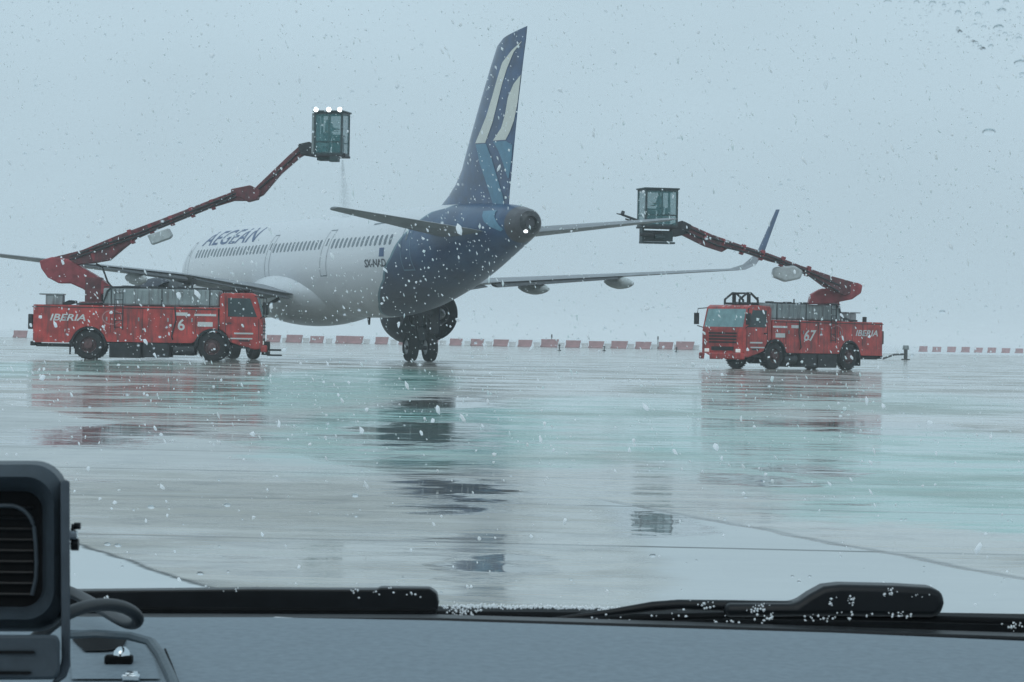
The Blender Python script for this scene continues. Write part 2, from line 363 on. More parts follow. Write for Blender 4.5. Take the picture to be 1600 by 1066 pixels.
def fus_mat():
    m = bpy.data.materials.new('airliner livery'); m.use_nodes = True
    t = m.node_tree; b = t.nodes['Principled BSDF']; L = t.links; N = t.nodes.new
    tc = N('ShaderNodeTexCoord'); sx = N('ShaderNodeSeparateXYZ'); L.new(tc.outputs['Object'], sx.inputs[0])
    # edge of the navy tail paint as a curve aft = g(z), measured on the hull
    pts = []
    for u, v in ((699, 325), (676, 331), (655, 345), (639, 359), (620, 381), (610, 402), (602, 416), (599, 437), (592, 458), (593, 475), (603, 493)):
        p, n = hit(fus_pre, u, v)
        if p is not None: q = PI_ @ p; pts.append((q.z, q.x))
    pts.sort()
    mr = N('ShaderNodeMapRange'); L.new(sx.outputs[2], mr.inputs[0]); mr.inputs[1].default_value = 1.5; mr.inputs[2].default_value = 6.2
    cr = N('ShaderNodeValToRGB'); L.new(mr.outputs[0], cr.inputs[0]); e = cr.color_ramp.elements
    e[0].position = 0; g0 = (pts[0][1]-5)/20; e[0].color = (g0,)*3+(1,)
    e[1].position = 1; g1 = (pts[-1][1]-5)/20; e[1].color = (g1,)*3+(1,)
    for z, x in pts[:]:
        k = e.new(max(.001, min(.999, (z-1.5)/4.7))); g = (x-5)/20; k.color = (g, g, g, 1)
    def ma(op, *a):
        n = N('ShaderNodeMath'); n.operation = op
        for i, x in enumerate(a):
            if isinstance(x, (int, float)): n.inputs[i].default_value = x
            else: L.new(x, n.inputs[i])
        return n.outputs[0]
    g = ma('MULTIPLY_ADD', cr.outputs[0], 20, 5)
    d = ma('SUBTRACT', sx.outputs[0], g)
    def mix(f, a, c):
        n = N('ShaderNodeMix'); n.data_type = 'RGBA'; L.new(f, n.inputs[0])
        for i, q in ((6, a), (7, c)):
            if isinstance(q, tuple): n.inputs[i].default_value = (*q, 1)
            else: L.new(q, n.inputs[i])
        return n.outputs[2]
    def st(x, a, c):
        n = N('ShaderNodeMapRange'); L.new(x, n.inputs[0]); n.inputs[1].default_value = a; n.inputs[2].default_value = c; return n.outputs[0]
    nz = N('ShaderNodeTexNoise'); nz.inputs['Scale'].default_value = .9; nz.inputs['Detail'].default_value = 7; L.new(tc.outputs['Object'], nz.inputs['Vector'])
    nf = N('ShaderNodeTexNoise'); nf.inputs['Scale'].default_value = 5; nf.inputs['Detail'].default_value = 7; nf.inputs['Roughness'].default_value = .7; L.new(tc.outputs['Object'], nf.inputs['Vector'])
    # lower hull grades to patchy grey
    low_grey = ma('MULTIPLY', st(sx.outputs[2], 3.2, 1.8), st(nz.outputs[0], .3, .7))
    wh = mix(low_grey, (.72, .75, .78), (.40, .43, .44))
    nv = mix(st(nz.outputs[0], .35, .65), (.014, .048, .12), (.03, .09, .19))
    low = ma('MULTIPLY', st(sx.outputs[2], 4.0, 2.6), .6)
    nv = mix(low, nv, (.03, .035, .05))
    nv = mix(ma('MULTIPLY', st(nf.outputs[0], .66, .72), .6), nv, (.45, .5, .54))
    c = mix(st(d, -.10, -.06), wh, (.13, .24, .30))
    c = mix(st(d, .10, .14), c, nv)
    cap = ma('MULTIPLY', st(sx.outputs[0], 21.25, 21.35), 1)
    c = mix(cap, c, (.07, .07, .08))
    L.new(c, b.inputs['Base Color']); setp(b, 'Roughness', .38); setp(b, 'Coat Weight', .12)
    return m
fuselage = fus.build('fuselage', fus_mat(), plane, smooth=True)
# exhaust at the tail cone
MB().lathe([(0, .395), (.10, .30), (.14, .22), (.05, .18), (-.3, .17)], A(44.09, 0, 5.02), (1, 0, 0), 24).build('exhaust', M['dmetal'], plane, smooth=True)
MB().cyl(A(44.0, -.16, 4.72), A(44.25, -.18, 4.70), .07, .05, 12).build('tail_light', M['lamp'], plane, smooth=True)
# belly fairing
def fairing(y0=0):
    rs = []
    for i in range(21):
        t = i/20; x = 12.6 + 14.4*t; s = math.sin(math.pi*t)**.55 if 0 < t < 1 else .02
        rs.append([A(x, (1.35+.95*s)*math.sin(2*math.pi*k/40)*(s*.5+.5), 2.75 + (1.25*s+.1)*math.cos(2*math.pi*k/40)) for k in range(40)])
    return MB().rings(rs)
fairing().build('belly_fairing', M['white'], plane, smooth=True)

# lifting surfaces: list of stations (LE point, TE point, thickness ratio)
def airfoil(le, te, tr, up, n=14):
    le, te = Vector(le), Vector(te); c = (te-le); L = c.length; P = []
    def yt(x): return 5*tr*(.2969*math.sqrt(x)-.126*x-.3516*x*x+.2843*x**3-.1015*x**4)
    xs_ = [(1-math.cos(math.pi*i/n))/2 for i in range(n+1)]
    for x in reversed(xs_): P.append(le + c*x + up*(yt(x)*L + .004))
    for x in xs_[1:]: P.append(le + c*x - up*(yt(x)*L + .004))
    return P
def surf(st, ups):
    return MB().rings([airfoil(a, b, t, Vector(u)) for (a, b, t), u in zip(st, ups)])
UP = (0, 0, 1)
def wing(sgn):
    st = [(A(16.0, sgn*1.6, 2.80), A(22.9, sgn*1.6, 2.62), .10), (A(18.35, sgn*6.4, 3.40), A(23.1, sgn*6.4, 3.34), .062), (A(21.4, sgn*12.2, 3.80), A(24.5, sgn*12.2, 3.76), .055),
          (A(24.0, sgn*16.9, 4.14), A(25.7, sgn*16.9, 4.11), .05), (A(24.5, sgn*17.35, 4.34), A(25.75, sgn*17.35, 4.32), .06), (A(25.2, sgn*17.66, 4.85), A(25.9, sgn*17.66, 4.85), .08)]
    return surf(st, [UP]*4 + [(0, -sgn*.45, .85), (0, -sgn*.95, .3)])
for sgn in (-1, 1):
    wg = wing(sgn).build('wing', M['grey_wing'], plane, smooth=True)
    # winglet
    st = [(A(25.2, sgn*17.66, 4.86), A(25.9, sgn*17.66, 4.86), .08),
          (A(26.0, sgn*18.12, 6.65), A(26.35, sgn*18.12, 6.65), .08)]
    ups = [(-sgn*.95, 0, .3), (-sgn*.97, 0, .25)]
    ups = [(0, q[0]*1.0, q[2]) for q in ups]
    surf(st, ups).build('winglet', M['navy'], wg, smooth=True)
    # dark gap of the drooped flaps along the trailing edge, with spoiler edge
    fl = MB()
    for (a, b) in (((22.95, 2.3, 2.66), (23.05, 6.2, 3.27)), ((23.15, 6.6, 3.34), (24.3, 11.6, 3.72))):
        p0 = A(a[0]-.35, sgn*a[1], a[2]-.05); p1 = A(b[0]-.25, sgn*b[1], b[2]-.04); q0 = A(a[0]+.55, sgn*a[1], a[2]-.20); q1 = A(b[0]+.45, sgn*b[1], b[2]-.12)
        fl.rings([airfoil(p0, q0, .13, Vector(UP)), airfoil(p1, q1, .10, Vector(UP))])
    fl.build('flap', M['wing_dark'], wg, smooth=True)
    # flap track fairings
    for (y, xt, zt, ln) in ((8.5, 23.6, 3.22, 2.5), (11.9, 24.5, 3.52, 2.1)):
        rs = []
        for i in range(13):
            t = i/12; r = math.sin(math.pi*min(1, t*.92+.04))**.7
            x = xt - ln + (ln+.9)*t
            rs.append([A(x, sgn*y + .22*r*math.sin(2*math.pi*k/16), zt - .12*t + .27*r*math.cos(2*math.pi*k/16)) for k in range(16)])
        MB().rings(rs).build('flap_fairing', M['fairing'], wg, smooth=True)
    # engine
    ey, ez = sgn*5.75, 2.03
    nac = MB().lathe([(.25, 1.02), (.05, 1.08), (0, 1.14), (.08, 1.22), (.5, 1.30), (1.5, 1.34), (2.6, 1.30), (3.5, 1.17), (3.7, 1.13), (3.65, 1.08), (2.8, 1.05), (2.0, 1.02), (1.0, 1.02), (.25, 1.02)], A(14.3, ey, ez), (1, 0, 0), 40)
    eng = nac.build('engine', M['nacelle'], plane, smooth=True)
    MB().lathe([(2.1, .70), (3.0, .72), (3.9, .60), (4.5, .47), (4.5, .43), (4.2, .42), (3.2, .4)], A(14.3, ey, ez), (1, 0, 0), 32).build('core_cowl', M['dmetal'], eng, smooth=True)
    MB().lathe([(4.0, .30), (4.6, .24), (5.1, .06), (5.15, .01)], A(14.3, ey, ez), (1, 0, 0), 24).build('exhaust_cone', M['metal'], eng, smooth=True)
    MB().lathe([(.9, .0), (.9, 1.02), (1.0, 1.02), (1.0, 0)], A(14.3, ey, ez), (1, 0, 0), 32).build('fan', M['dmetal'], eng)
    py = MB().prism([A(15.6, ey-.16, ez+1.2), A(18.8, ey-.16, ez+.75), A(20.6, ey-.16, 3.0), A(18.2, ey-.16, 3.3), A(16.6, ey-.16, 3.5)], [A(15.6, ey+.16, ez+1.2), A(18.8, ey+.16, ez+.75), A(20.6, ey+.16, 3.0), A(18.2, ey+.16, 3.3), A(16.6, ey+.16, 3.5)])
    py.build('pylon', M['grey_wing'], eng, bevel=.03)
    # tailplane
    st = [(A(37.6, sgn*.6, 4.72), A(41.9, sgn*.6, 4.72), .10), (A(41.1, sgn*6.2, 5.38), A(42.4, sgn*6.2, 5.38), .09), (A(41.5, sgn*6.3, 5.39), A(42.35, sgn*6.3, 5.39), .05)]
    surf(st, [UP]*3).build('tailplane', M['grey_wing'], plane, smooth=True)
    # main gear
    gy = sgn*3.8
    g = MB().cyl(A(22, gy, .55), A(22, gy, 1.5), .10, n=14).cyl(A(22, gy, 1.5), A(21.9, gy*.98, 3.0), .16, n=14).cyl(A(22, gy-.62, .58), A(22, gy+.62, .58), .09, n=12)
    g.cyl(A(22, gy, 1.7), A(21.9, sgn*2.3, 2.5), .07).cyl(A(21.6, gy, 1.1), A(20.9, gy, 2.6), .05).box(A(22.15, gy, 1.15), (.12, .3, .5))
    g.cyl(A(22.1, gy-.3, 1.4), A(22.1, gy-.3, 2.6), .05).box(A(21.9, gy, 2.2), (.8, .9, .5)).tube([A(22.2, gy+.15, .9), A(22.3, gy+.2, 1.5), A(22.2, gy+.1, 2.3)], .03)
    gear = g.build('landing_gear', M['dmetal'], plane, smooth=True)
    for k in (-1, 1):
        yw = gy + k*.42
        wh = MB().lathe([(-.2, .30), (-.21, .46), (-.17, .56), (-.08, .60), (.08, .60), (.17, .56), (.21, .46), (.2, .30)], A(22, yw, .60), (0, 1, 0), 28).build('wheel', M['tyre'], gear, smooth=True)
        MB().lathe([(-.16, .02), (-.15, .2), (-.19, .3), (.19, .3), (.15, .2), (.16, .02)], A(22, yw, .60), (0, 1, 0), 20).build('rim', M['metal'], wh, smooth=True)
    MB().box(A(22.05, gy+sgn*.62, 1.9), (1.1, .05, 1.5)).build('gear_door', M['nacelle'], gear, bevel=.02)
# nose gear
g = MB().cyl(A(5.1, 0, .4), A(5.1, 0, 2.2), .09).cyl(A(5.1, -.3, .4), A(5.1, .3, .4), .06)
ng = g.build('nose_gear', M['metal'], plane, smooth=True)
for k in (-1, 1):
    MB().lathe([(-.11, .18), (-.12, .3), (-.06, .38), (.06, .38), (.12, .3), (.11, .18)], A(5.1, k*.25, .38), (0, 1, 0), 24, cap=True).build('wheel', M['tyre'], ng, smooth=True)
# belly aerials, tail strut seen under the hull
for x, z in ((26.5, 1.78), (30.5, 1.80), (11.5, 1.78)):
    MB().prism([A(x, -.02, z), A(x+.35, -.02, z), A(x+.3, -.02, z-.3), A(x+.18, -.02, z-.3)], [A(x, .02, z), A(x+.35, .02, z), A(x+.3, .02, z-.3), A(x+.18, .02, z-.3)]).build('antenna', M['dmetal'], plane)
# fin
fz = [(5.35, 34.3, 42.0), (5.85, 35.1, 42.05), (6.2, 36.0, 42.1), (6.6, 36.75, 42.2), (7.1, 37.35, 42.3), (8.0, 38.0, 42.5), (9.3, 39.0, 42.8), (10.7, 40.15, 43.2), (11.3, 40.7, 43.4), (11.48, 41.2, 43.5)]
def ysec(z, x0, x1):
    c = x1-x0; tr = .10*min(1, 6/c)
    P = airfoil(A(x0, 0, z), A(x1, 0, z), tr, Vector((0, 1, 0))); return P
rr = [ysec(*q) for q in fz]
# top edge rises toward the back
for k, p in enumerate(rr[-1]): p.z += (p.x-19.1)*.12
fin_b = MB().rings(rr)
fin = fin_b.build('fin', M['navy'], plane, smooth=True)
fin_bvh = BVHTree.FromPolygons([PM @ v for v in fin_b.v], fin_b.f)
MB().rings([airfoil(A(42.03, 0, z), A(42.10, 0, z), .3, Vector((0, 1, 0))) for z in (5.9, 6.0)]).build('rudder_hinge', M['metal'], fin)

def polyline(pts, t):
    ls = [0]
    for a, b in zip(pts, pts[1:]): ls.append(ls[-1] + math.dist(a, b))
    d = t*ls[-1]
    for i in range(len(pts)-1):
        if d <= ls[i+1] + 1e-9:
            k = (d-ls[i])/max(1e-9, ls[i+1]-ls[i]); return (pts[i][0]+(pts[i+1][0]-pts[i][0])*k, pts[i][1]+(pts[i+1][1]-pts[i][1])*k)
    return pts[-1]
def decal(name, bvh, left, right, m, parent, off=.012, nu=6, nv=40):
    """a painted shape laid on the real surface between two edges"""
    mb = MB(); V = []; ok = []
    for i in range(nv+1):
        a = polyline(left, i/nv); b = polyline(right, i/nv)
        for k in range(nu+1):
            u = a[0]+(b[0]-a[0])*k/nu; v = a[1]+(b[1]-a[1])*k/nu
            p, n = hit(bvh, u, v)
            if p is None: V.append(Vector((0, 0, 0))); ok.append(False)
            else:
                if n.dot(ray(u, v)) > 0: n = -n
                V.append(PI_ @ (p + n*off)); ok.append(True)
    fs = []
    for i in range(nv):
        for k in range(nu):
            q = (i*(nu+1)+k, i*(nu+1)+k+1, (i+1)*(nu+1)+k+1, (i+1)*(nu+1)+k)
            if all(ok[j] for j in q): fs.append(q)
    used = sorted({j for f in fs for j in f}); mp = {j: n_ for n_, j in enumerate(used)}
    mb.add([V[j] for j in used], [tuple(mp[j] for j in f) for f in fs])
    return mb.build(name, m, parent, smooth=True)
def z6(pts): return [(680 + x/3.333, 20 + y/3.333) for x, y in pts]
decal('painted_feather', fin_bvh, z6([(452, 148), (400, 195), (350, 260), (325, 340), (300, 430), (265, 545), (210, 680)]), z6([(452, 150), (410, 205), (375, 290), (350, 370), (330, 450), (300, 570), (262, 678)]), M['cream'], fin)
decal('painted_feather', fin_bvh, z6([(448, 322), (410, 370), (380, 440), (365, 530), (345, 600), (302, 666)]), z6([(446, 330), (438, 400), (430, 470), (412, 560), (390, 620), (368, 662)]), M['cream'], fin)
decal('painted_feather', fin_bvh, z6([(212, 686), (235, 790), (265, 880), (300, 990), (318, 1008)]), z6([(266, 682), (295, 760), (325, 860), (352, 950), (364, 1006)]), M['lblue'], fin)
decal('painted_feather', fin_bvh, z6([(304, 672), (330, 720), (350, 770), (378, 860)]), z6([(370, 668), (404, 690), (398, 770), (384, 862)]), M['lblue'], fin)
def z5(pts): return [(740 + x/10.66, 300 + y/10.66) for x, y in pts]
decal('painted_crescent', fus_pre, z5([(400, 310), (165, 325), (148, 410), (180, 500), (280, 580), (460, 655)]), z5([(400, 312), (365, 350), (352, 420), (390, 500), (440, 570), (500, 620)]), M['lblue'], fuselage, off=.02)

# cabin windows, port side (the side that faces the camera) and starboard
def side_pt(x, z, sgn, off=.0):
    cz, hh, hw = smooth_sec(x); s = max(-1, min(1, (z-cz)/hh)); return A(x, sgn*(hw*math.sqrt(1-s*s)+off), z)
wl_ = [6.9 + .533*i for i in range(22)] + [19.5 + .533*i for i in range(13)] + [27.6 + .533*i for i in range(14)]
w0 = None
for x in wl_:
    mb = MB(); pts = []
    for k in range(12):
        t = 2*math.pi*k/12; ex, ez = math.cos(t), math.sin(t)
        ex = math.copysign(abs(ex)**.6, ex)*.13; ez = math.copysign(abs(ez)**.6, ez)*.20
        pts.append(side_pt(x+ex, 4.62+ez, -1, .008))
    cz = sum(pts, Vector())/12
    mb.add([p for p in pts]+[p + Vector((0, .012, 0)) for p in pts], [tuple(range(12))]+[(i, 12+i, 12+(i+1) % 12, (i+1) % 12) for i in range(12)])
    mb.build('window', M['window'], fuselage)
seam = mat('door seam', (.22, .26, .29), .5, var=.1); seam2 = mat('pale door seam', (.16, .25, .33), .5, var=.1)
def door(x0, x1, z0, z1, m, name='door'):
    mb = MB(); N_ = 40; pts = []
    for side in range(4):
        for i in range(10):
            t = i/10
            pts.append(((x0+(x1-x0)*t, z0), (x1, z0+(z1-z0)*t), (x1-(x1-x0)*t, z1), (x0, z1-(z1-z0)*t))[side])
    cx, cz_ = (x0+x1)/2, (z0+z1)/2; wd = .045
    inn = [(cx+(p[0]-cx)*(1-wd*2/(x1-x0)), cz_+(p[1]-cz_)*(1-wd*2/(z1-z0))) for p in pts]
    V = [side_pt(p[0], p[1], -1, .008) for p in pts] + [side_pt(p[0], p[1], -1, .008) for p in inn]
    mb.add(V, [(i, (i+1) % N_, N_+(i+1) % N_, N_+i) for i in range(N_)])
    d = mb.build(name, m, fuselage)
    MB().add([side_pt(cx+a, 4.7+b_, -1, .01) for a, b_ in ((-.09, -.14), (.09, -.14), (.09, .14), (-.09, .14))], [(0, 1, 2, 3)]).build('pane', M['window'], d)
door(18.55, 19.2, 3.35, 5.2, seam); door(26.35, 27.2, 3.35, 5.2, seam); door(35.6, 36.45, 3.45, 5.25, seam2); door(4.9, 5.7, 3.3, 5.2, seam)
MB().add([side_pt(x, z, -1, .01) for x, z in ((31.5, 5.25), (34.5, 5.3), (34.5, 5.36), (31.5, 5.31))], [(0, 1, 2, 3)]).build('stripe', seam, fuselage)
def text_hull(name, txt, m, x0, x1, z0, z1, shear=0, bold=0, arc=True, space=1.0):
    vs, fs = text_mesh(txt, 1, shear, bold, space)
    V = []
    for v in vs:
        V.append(side_pt(x0+(x1-x0)*v.x, z0+(z1-z0)*v.y, -1, .012))
    return MB().add(V, fs).build(name, m, fuselage)
text_hull('title_lettering', 'AEGEAN', M['title'], 7.0, 15.6, 4.98, 5.66, 0, .012, space=1.05)
text_hull('registration_lettering', 'SX-NAD', seam if False else mat('dark lettering', (.05, .06, .08), .5), 32.0, 34.2, 3.62, 3.92, 0, .02)
FL = MB()
FL.add([side_pt(x, z, -1, .012) for x, z in ((33.55, 4.0), (34.05, 4.0), (34.05, 4.33), (33.55, 4.33))], [(0, 1, 2, 3)])
FL.build('small_flag', M['title'], fuselage)

# ------------------------------------------------------------------ de-icing trucks
LT = 8.45; WT = 2.3; HW = WT/2
def wheel_part(parent, x, y, r=.54, wd=.34):
    sg = 1 if y > 0 else -1
    t = MB().lathe([(-wd/2, .30), (-wd/2-.01, .44), (-wd/2+.04, .51), (-wd/2+.09, .54), (wd/2-.09, .54), (wd/2-.04, .51), (wd/2+.01, .44), (wd/2, .30)], (x, y, r), (0, 1, 0), 32)
    tr = MB()
    for k in range(28):
        a = 2*math.pi*k/28; tr.box((x+math.cos(a)*(r+.004), y, r+math.sin(a)*(r+.004)), (.05, wd*.8, .022), M=Matrix.Rotation(-a, 3, 'Y') @ Matrix.Rotation(math.pi/2, 3, 'Y'))
    t.v += []; k0 = len(t.v); t.add(tr.v, tr.f)
    wo = t.build('wheel', M['tyre'], parent, smooth=True)
    rm = MB().lathe([(wd/2-.02, .30), (wd/2-.12, .27), (wd/2-.10, .17), (wd/2+.03, .15), (wd/2+.05, .08), (wd/2+.05, .0)], (x, y, r), (0, sg, 0), 24)
    rm.lathe([(-wd/2+.02, .30), (wd/2-.12, .28)], (x, y, r), (0, sg, 0), 24)
    for k in range(8):
        a = 2*math.pi*k/8; c = Vector((x+math.cos(a)*.2, y+sg*(wd/2-.10), r+math.sin(a)*.2)); rm.cyl(c, c+Vector((0, sg*.04, 0)), .02, n=6)
    rm.build('rim', M['rim'], wo, smooth=True)

def truck(name, loc, rz, rack, light_fac):
    T = empty(name, loc, rz)
    ox = -LT/2
    def P(x, y, z): return Vector((x*.972+ox, y, z))
    # chassis rails and under-body boxes
    ch = MB().box(P(4.3, .42, .72), (8.0, .12, .22)).box(P(4.3, -.42, .72), (8.0, .12, .22))
    for x in (.5, 2.1, 3.4, 4.6, 5.8, 6.75, 7.9): ch.box(P(x, 0, .72), (.12, .9, .16))
    ch.cyl(P(2.1, -.9, .54), P(2.1, .9, .54), .09).cyl(P(6.72, -.9, .54), P(6.72, .9, .54), .09)
    ch.build('chassis', M['chassis'], T, bevel=.01)
    for sy in (-1, 1):
        b = MB().box(P(3.45, sy*(HW-.28), .36), (1.15, .5, .56)).box(P(4.62, sy*(HW-.26), .38), (.95, .46, .54)); b.build('tool_locker', M['chassis'], T, bevel=.03)
        MB().cyl(P(5.25, sy*(HW-.3), .42), P(6.05, sy*(HW-.3), .42), .22, n=18).build('fuel_tank', M['dmetal'], T, bevel=.02)
        wheel_part(T, P(2.08, 0, 0).x, sy*(HW-.20)); wheel_part(T, P(6.72, 0, 0).x, sy*(HW-.20))
        # mudguards
        for xw in (2.08, 6.72):
            ar = MB(); rin = []; rout = []
            for k in range(13):
                a = math.pi*(-.02 + 1.04*k/12); 
                rin.append((xw+math.cos(a)*.60, .54+math.sin(a)*.60)); rout.append((xw+math.cos(a)*.66, .54+math.sin(a)*.66))
            poly = rin + rout[::-1]
            ya, yb = sy*(HW-.40), sy*(HW+.02)
            n = 13
            V = [P(x, ya, z) for x, z in rin]+[P(x, ya, z) for x, z in rout]+[P(x, yb, z) for x, z in rin]+[P(x, yb, z) for x, z in rout]
            fs = []
            for k in range(12):
                fs += [(k, k+1, 2*n+k+1, 2*n+k), (n+k, n+k+1, 3*n+k+1, 3*n+k), (k, k+1, n+k+1, n+k), (2*n+k, 2*n+k+1, 3*n+k+1, 3*n+k)]
            ar.add(V, fs).build('mudguard', M['chassis'], T)
        MB().box(P(1.38, sy*(HW-.2), .42), (.03, .36, .5)).build('mudflap', M['chassis'], T)
    # lower body: side outline with the wheel arches cut out
    def arch(xc, r=.68, k=11): return [(xc+math.cos(math.pi*i/k)*r, .54+math.sin(math.pi*i/k)*r) for i in range(k+1)]
    z0, z1 = .66, 1.98
    ar = [p for p in arch(2.08) if p[1] > z0]; ar2 = [p for p in arch(6.72) if p[1] > z0]
    bot = [(0, .62), (0.02, z1), (6.92, z1), (6.92, z0)]
    # walk the outline clockwise: rear bottom -> rear top -> front top -> front bottom -> arches back
    prof = [(0, .60), (0, z1-.03), (.05, z1), (6.92, z1)] + [(6.92, 1.17)] + [p for p in ar2 if p[0] < 6.9] + [(5.95, z0)] + [(2.08+.70, z0)] + ar + [(1.32, .60)]
    body = MB()
    for sy in (-1, 1):
        ya, yb = sy*HW, sy*(HW-.06)
        body.prism([P(x, ya, z) for x, z in prof], [P(x, yb, z) for x, z in prof])
    body.box(P(3.5, 0, z1-.03), (6.8, WT-.14, .05)).box(P(.04, 0, 1.28), (.06, WT-.14, 1.3)).box(P(6.86, 0, 1.5), (.06, WT-.14, .9))
    bd = body.build('body', M['red'], T)
    for sy in (-1, 1):
        ln = MB()
        for x in (1.3, 2.9, 4.1, 5.2, 6.1): ln.box(P(x, sy*(HW+.004), 1.45), (.018, .012, .9))
        ln.box(P(3.4, sy*(HW+.006), 1.90), (6.7, .014, .03))
        ln.build('door_gap', M['chassis'], bd)
        for x in (1.2, 2.75, 3.95, 5.05, 5.95): MB().box(P(x, sy*(HW+.02), 1.5), (.05, .04, .14)).build('handle', M['metal'], bd)
    # rear panel: deeper at the very back, bumper and lamps
    MB().box(P(.75, 0, .50), (1.25, WT-.3, .12)).box(P(-.02, 0, .55), (.16, WT-.1, .16)).build('rear_bumper', M['chassis'], T, bevel=.02)
    for sy in (-1, 1): MB().box(P(-.12, sy*(HW-.25), 1.35), (.16, .35, .55)).build('hose_box', M['chassis'], T, bevel=.03)
    MB().box(P(.72, -.35, 2.16), (.62, .8, .36)).box(P(.62, -.35, 2.37), (.9, .9, .05)).build('pump_box', M['tank'], T, bevel=.03)
    # fluid tank
    MB().box(P(4.78, 0, 2.32), (4.25, WT-.16, .62)).build('fluid_tank', M['tank'], T, bevel=.07, seg=3)
    for x in (3.4, 4.4, 5.5): MB().cyl(P(x, -.3, 2.63), P(x, -.3, 2.74), .18, n=18).build('tank_lid', M['dmetal'], T, bevel=.01)
    MB().cyl(P(5.9, -.6, 2.6), P(5.9, -.6, 2.9), .04).build('vent_pipe', M['dmetal'], T); MB().cyl(P(4.9, .5, 2.6), P(4.9, .5, 2.85), .03).build('vent_pipe', M['dmetal'], T)
    rl = MB()
    for sy in (-1, 1): rl.box(P(4.78, sy*(HW-.12), 2.67), (4.2, .03, .04))
    for x in (2.9, 4.8, 6.6):
        for sy in (-1, 1): rl.box(P(x, sy*(HW-.06), 2.3), (.04, .02, .66))
    rl.build('tank_rail', M['dmetal'], T)
    for sy in (-1, 1):
        MB().tube([P(1.6, sy*(HW-.05), 2.02), P(2.6, sy*(HW-.03), 2.06), P(2.75, sy*(HW-.03), 2.5), P(2.9, sy*(HW-.1), 2.66), P(4.0, sy*(HW-.12), 2.70)], .035).build('pipe', M['chassis'], T, smooth=True)
        MB().tube([P(5.3, sy*(HW+.03), 1.98), P(5.35, sy*(HW+.05), 1.5), P(5.2, sy*(HW+.05), .9), P(5.3, sy*(HW-.1), .6)], .025).build('drain_hose', M['chassis'], T, smooth=True)
        ld = MB()
        for x in (3.05, 3.35): ld.cyl(P(x, sy*(HW+.05), 1.1), P(x, sy*(HW+.05), 2.6), .018, n=6)
        for z in (1.2, 1.45, 1.7, 1.95, 2.2, 2.45): ld.cyl(P(3.05, sy*(HW+.05), z), P(3.35, sy*(HW+.05), z), .014, n=6)
        ld.build('ladder', M['dmetal'], T)
    MB().cyl(P(.4, .5, 1.98), P(.4, .5, 2.2), .09, n=14).build('beacon', M['chassis'], T, bevel=.01)
    MB().tube([P(.9, .3, 2.0), P(1.2, .1, 2.12), P(1.5, -.2, 2.1), P(1.3, -.5, 2.03), P(.9, -.7, 2.02)], .05).build('supply_hose', M['chassis'], T, smooth=True)
    # cab
    x0, x1 = 6.98, 8.62
    cp = [(x0, .72), (x0, 2.42), (x0+.10, 2.52), (x1-.42, 2.54), (x1-.26, 2.46), (x1-.02, 1.62), (x1, 1.50), (x1, .50), (x1-.28, .46), (x1-.34, .72)]
    arc = [p for p in arch(6.72, .70) if p[0] > x0 and p[1] > .72]
    cp2 = [(x1-.34, .72)]
    cp_full = cp[:-1] + [(x1-.85, .60)] + [(x0+.42, .72)] + [(6.72+.70*math.cos(a), .54+.70*math.sin(a)) for a in (R(20), R(35), R(50), R(64))]
    cp_full = [(x0, 1.18)] + cp_full[1:]
    cb = MB().prism([P(x, -HW, z) for x, z in cp_full], [P(x, HW, z) for x, z in cp_full])
    cab = cb.build('cab', M['red'], T, bevel=.04)
    for sy in (-1, 1):
        q = lambda x, z, o=.012: P(x, sy*(HW+o), z)
        MB().prism([q(x, z) for x, z in ((x0+.32, 1.66), (x0+.30, 2.34), (x1-.50, 2.34), (x1-.22, 1.66))], [q(x, z, -.02) for x, z in ((x0+.32, 1.66), (x0+.30, 2.34), (x1-.50, 2.34), (x1-.22, 1.66))]).build('side_window', M['glass_dark'], cab, bevel=.01)
        MB().box(P(x0+.24, sy*(HW+.006), 1.62), (.018, .012, 1.6)).build('door_gap', M['chassis'], cab); MB().box(P(x1-.16, sy*(HW+.006), 1.2), (.018, .012, .8)).build('door_gap', M['chassis'], cab)
        MB().box(P(x0+.38, sy*(HW+.03), 1.42), (.16, .04, .04)).build('door_handle', M['chassis'], cab)
        MB().box(P(x1-.72, sy*(HW+.014), 1.05), (.7, .03, .06)).box(P(x1-.8, sy*(HW+.014), .86), (.8, .03, .05)).build('trim', M['decal_white'], cab)
        MB().box(P(x0+.95, sy*(HW-.10), .52), (.4, .3, .05)).build('step', M['chassis'], cab); MB().box(P(x0+.95, sy*(HW-.02), .78), (.4, .1, .05)).build('step', M['chassis'], cab)
        # mirror
        mm = MB().tube([P(x1-.32, sy*(HW), 2.42), P(x1+.02, sy*(HW+.22), 2.38), P(x1+.04, sy*(HW+.26), 2.1)], .022).tube([P(x1-.1, sy*HW, 1.62), P(x1+.04, sy*(HW+.24), 1.7)], .02)
        mm.box(P(x1+.05, sy*(HW+.27), 1.98), (.10, .20, .46), rz=.0).build('mirror', M['chassis'], cab, bevel=.02)
        MB().box(P(x1+.012, sy*(HW-.30), .72), (.05, .24, .14)).build('headlight', M['headlight'], cab, bevel=.02)
    # windscreen
    wv = [(x1-.245, 2.38), (x1-.045, 1.66)]
    MB().prism([P(wv[0][0]+.02, -HW+.12, wv[0][1]), P(wv[0][0]+.02, HW-.12, wv[0][1]), P(wv[1][0]+.02, HW-.10, wv[1][1]), P(wv[1][0]+.02, -HW+.10, wv[1][1])],
               [P(wv[0][0]-.03, -HW+.12, wv[0][1]), P(wv[0][0]-.03, HW-.12, wv[0][1]), P(wv[1][0]-.03, HW-.10, wv[1][1]), P(wv[1][0]-.03, -HW+.10, wv[1][1])]).build('windscreen', M['glass_teal'] , cab)
    gr = MB()
    for z in (1.05, 1.17, 1.29, 1.41): gr.box(P(x1+.01, 0, z), (.03, 1.5, .06))
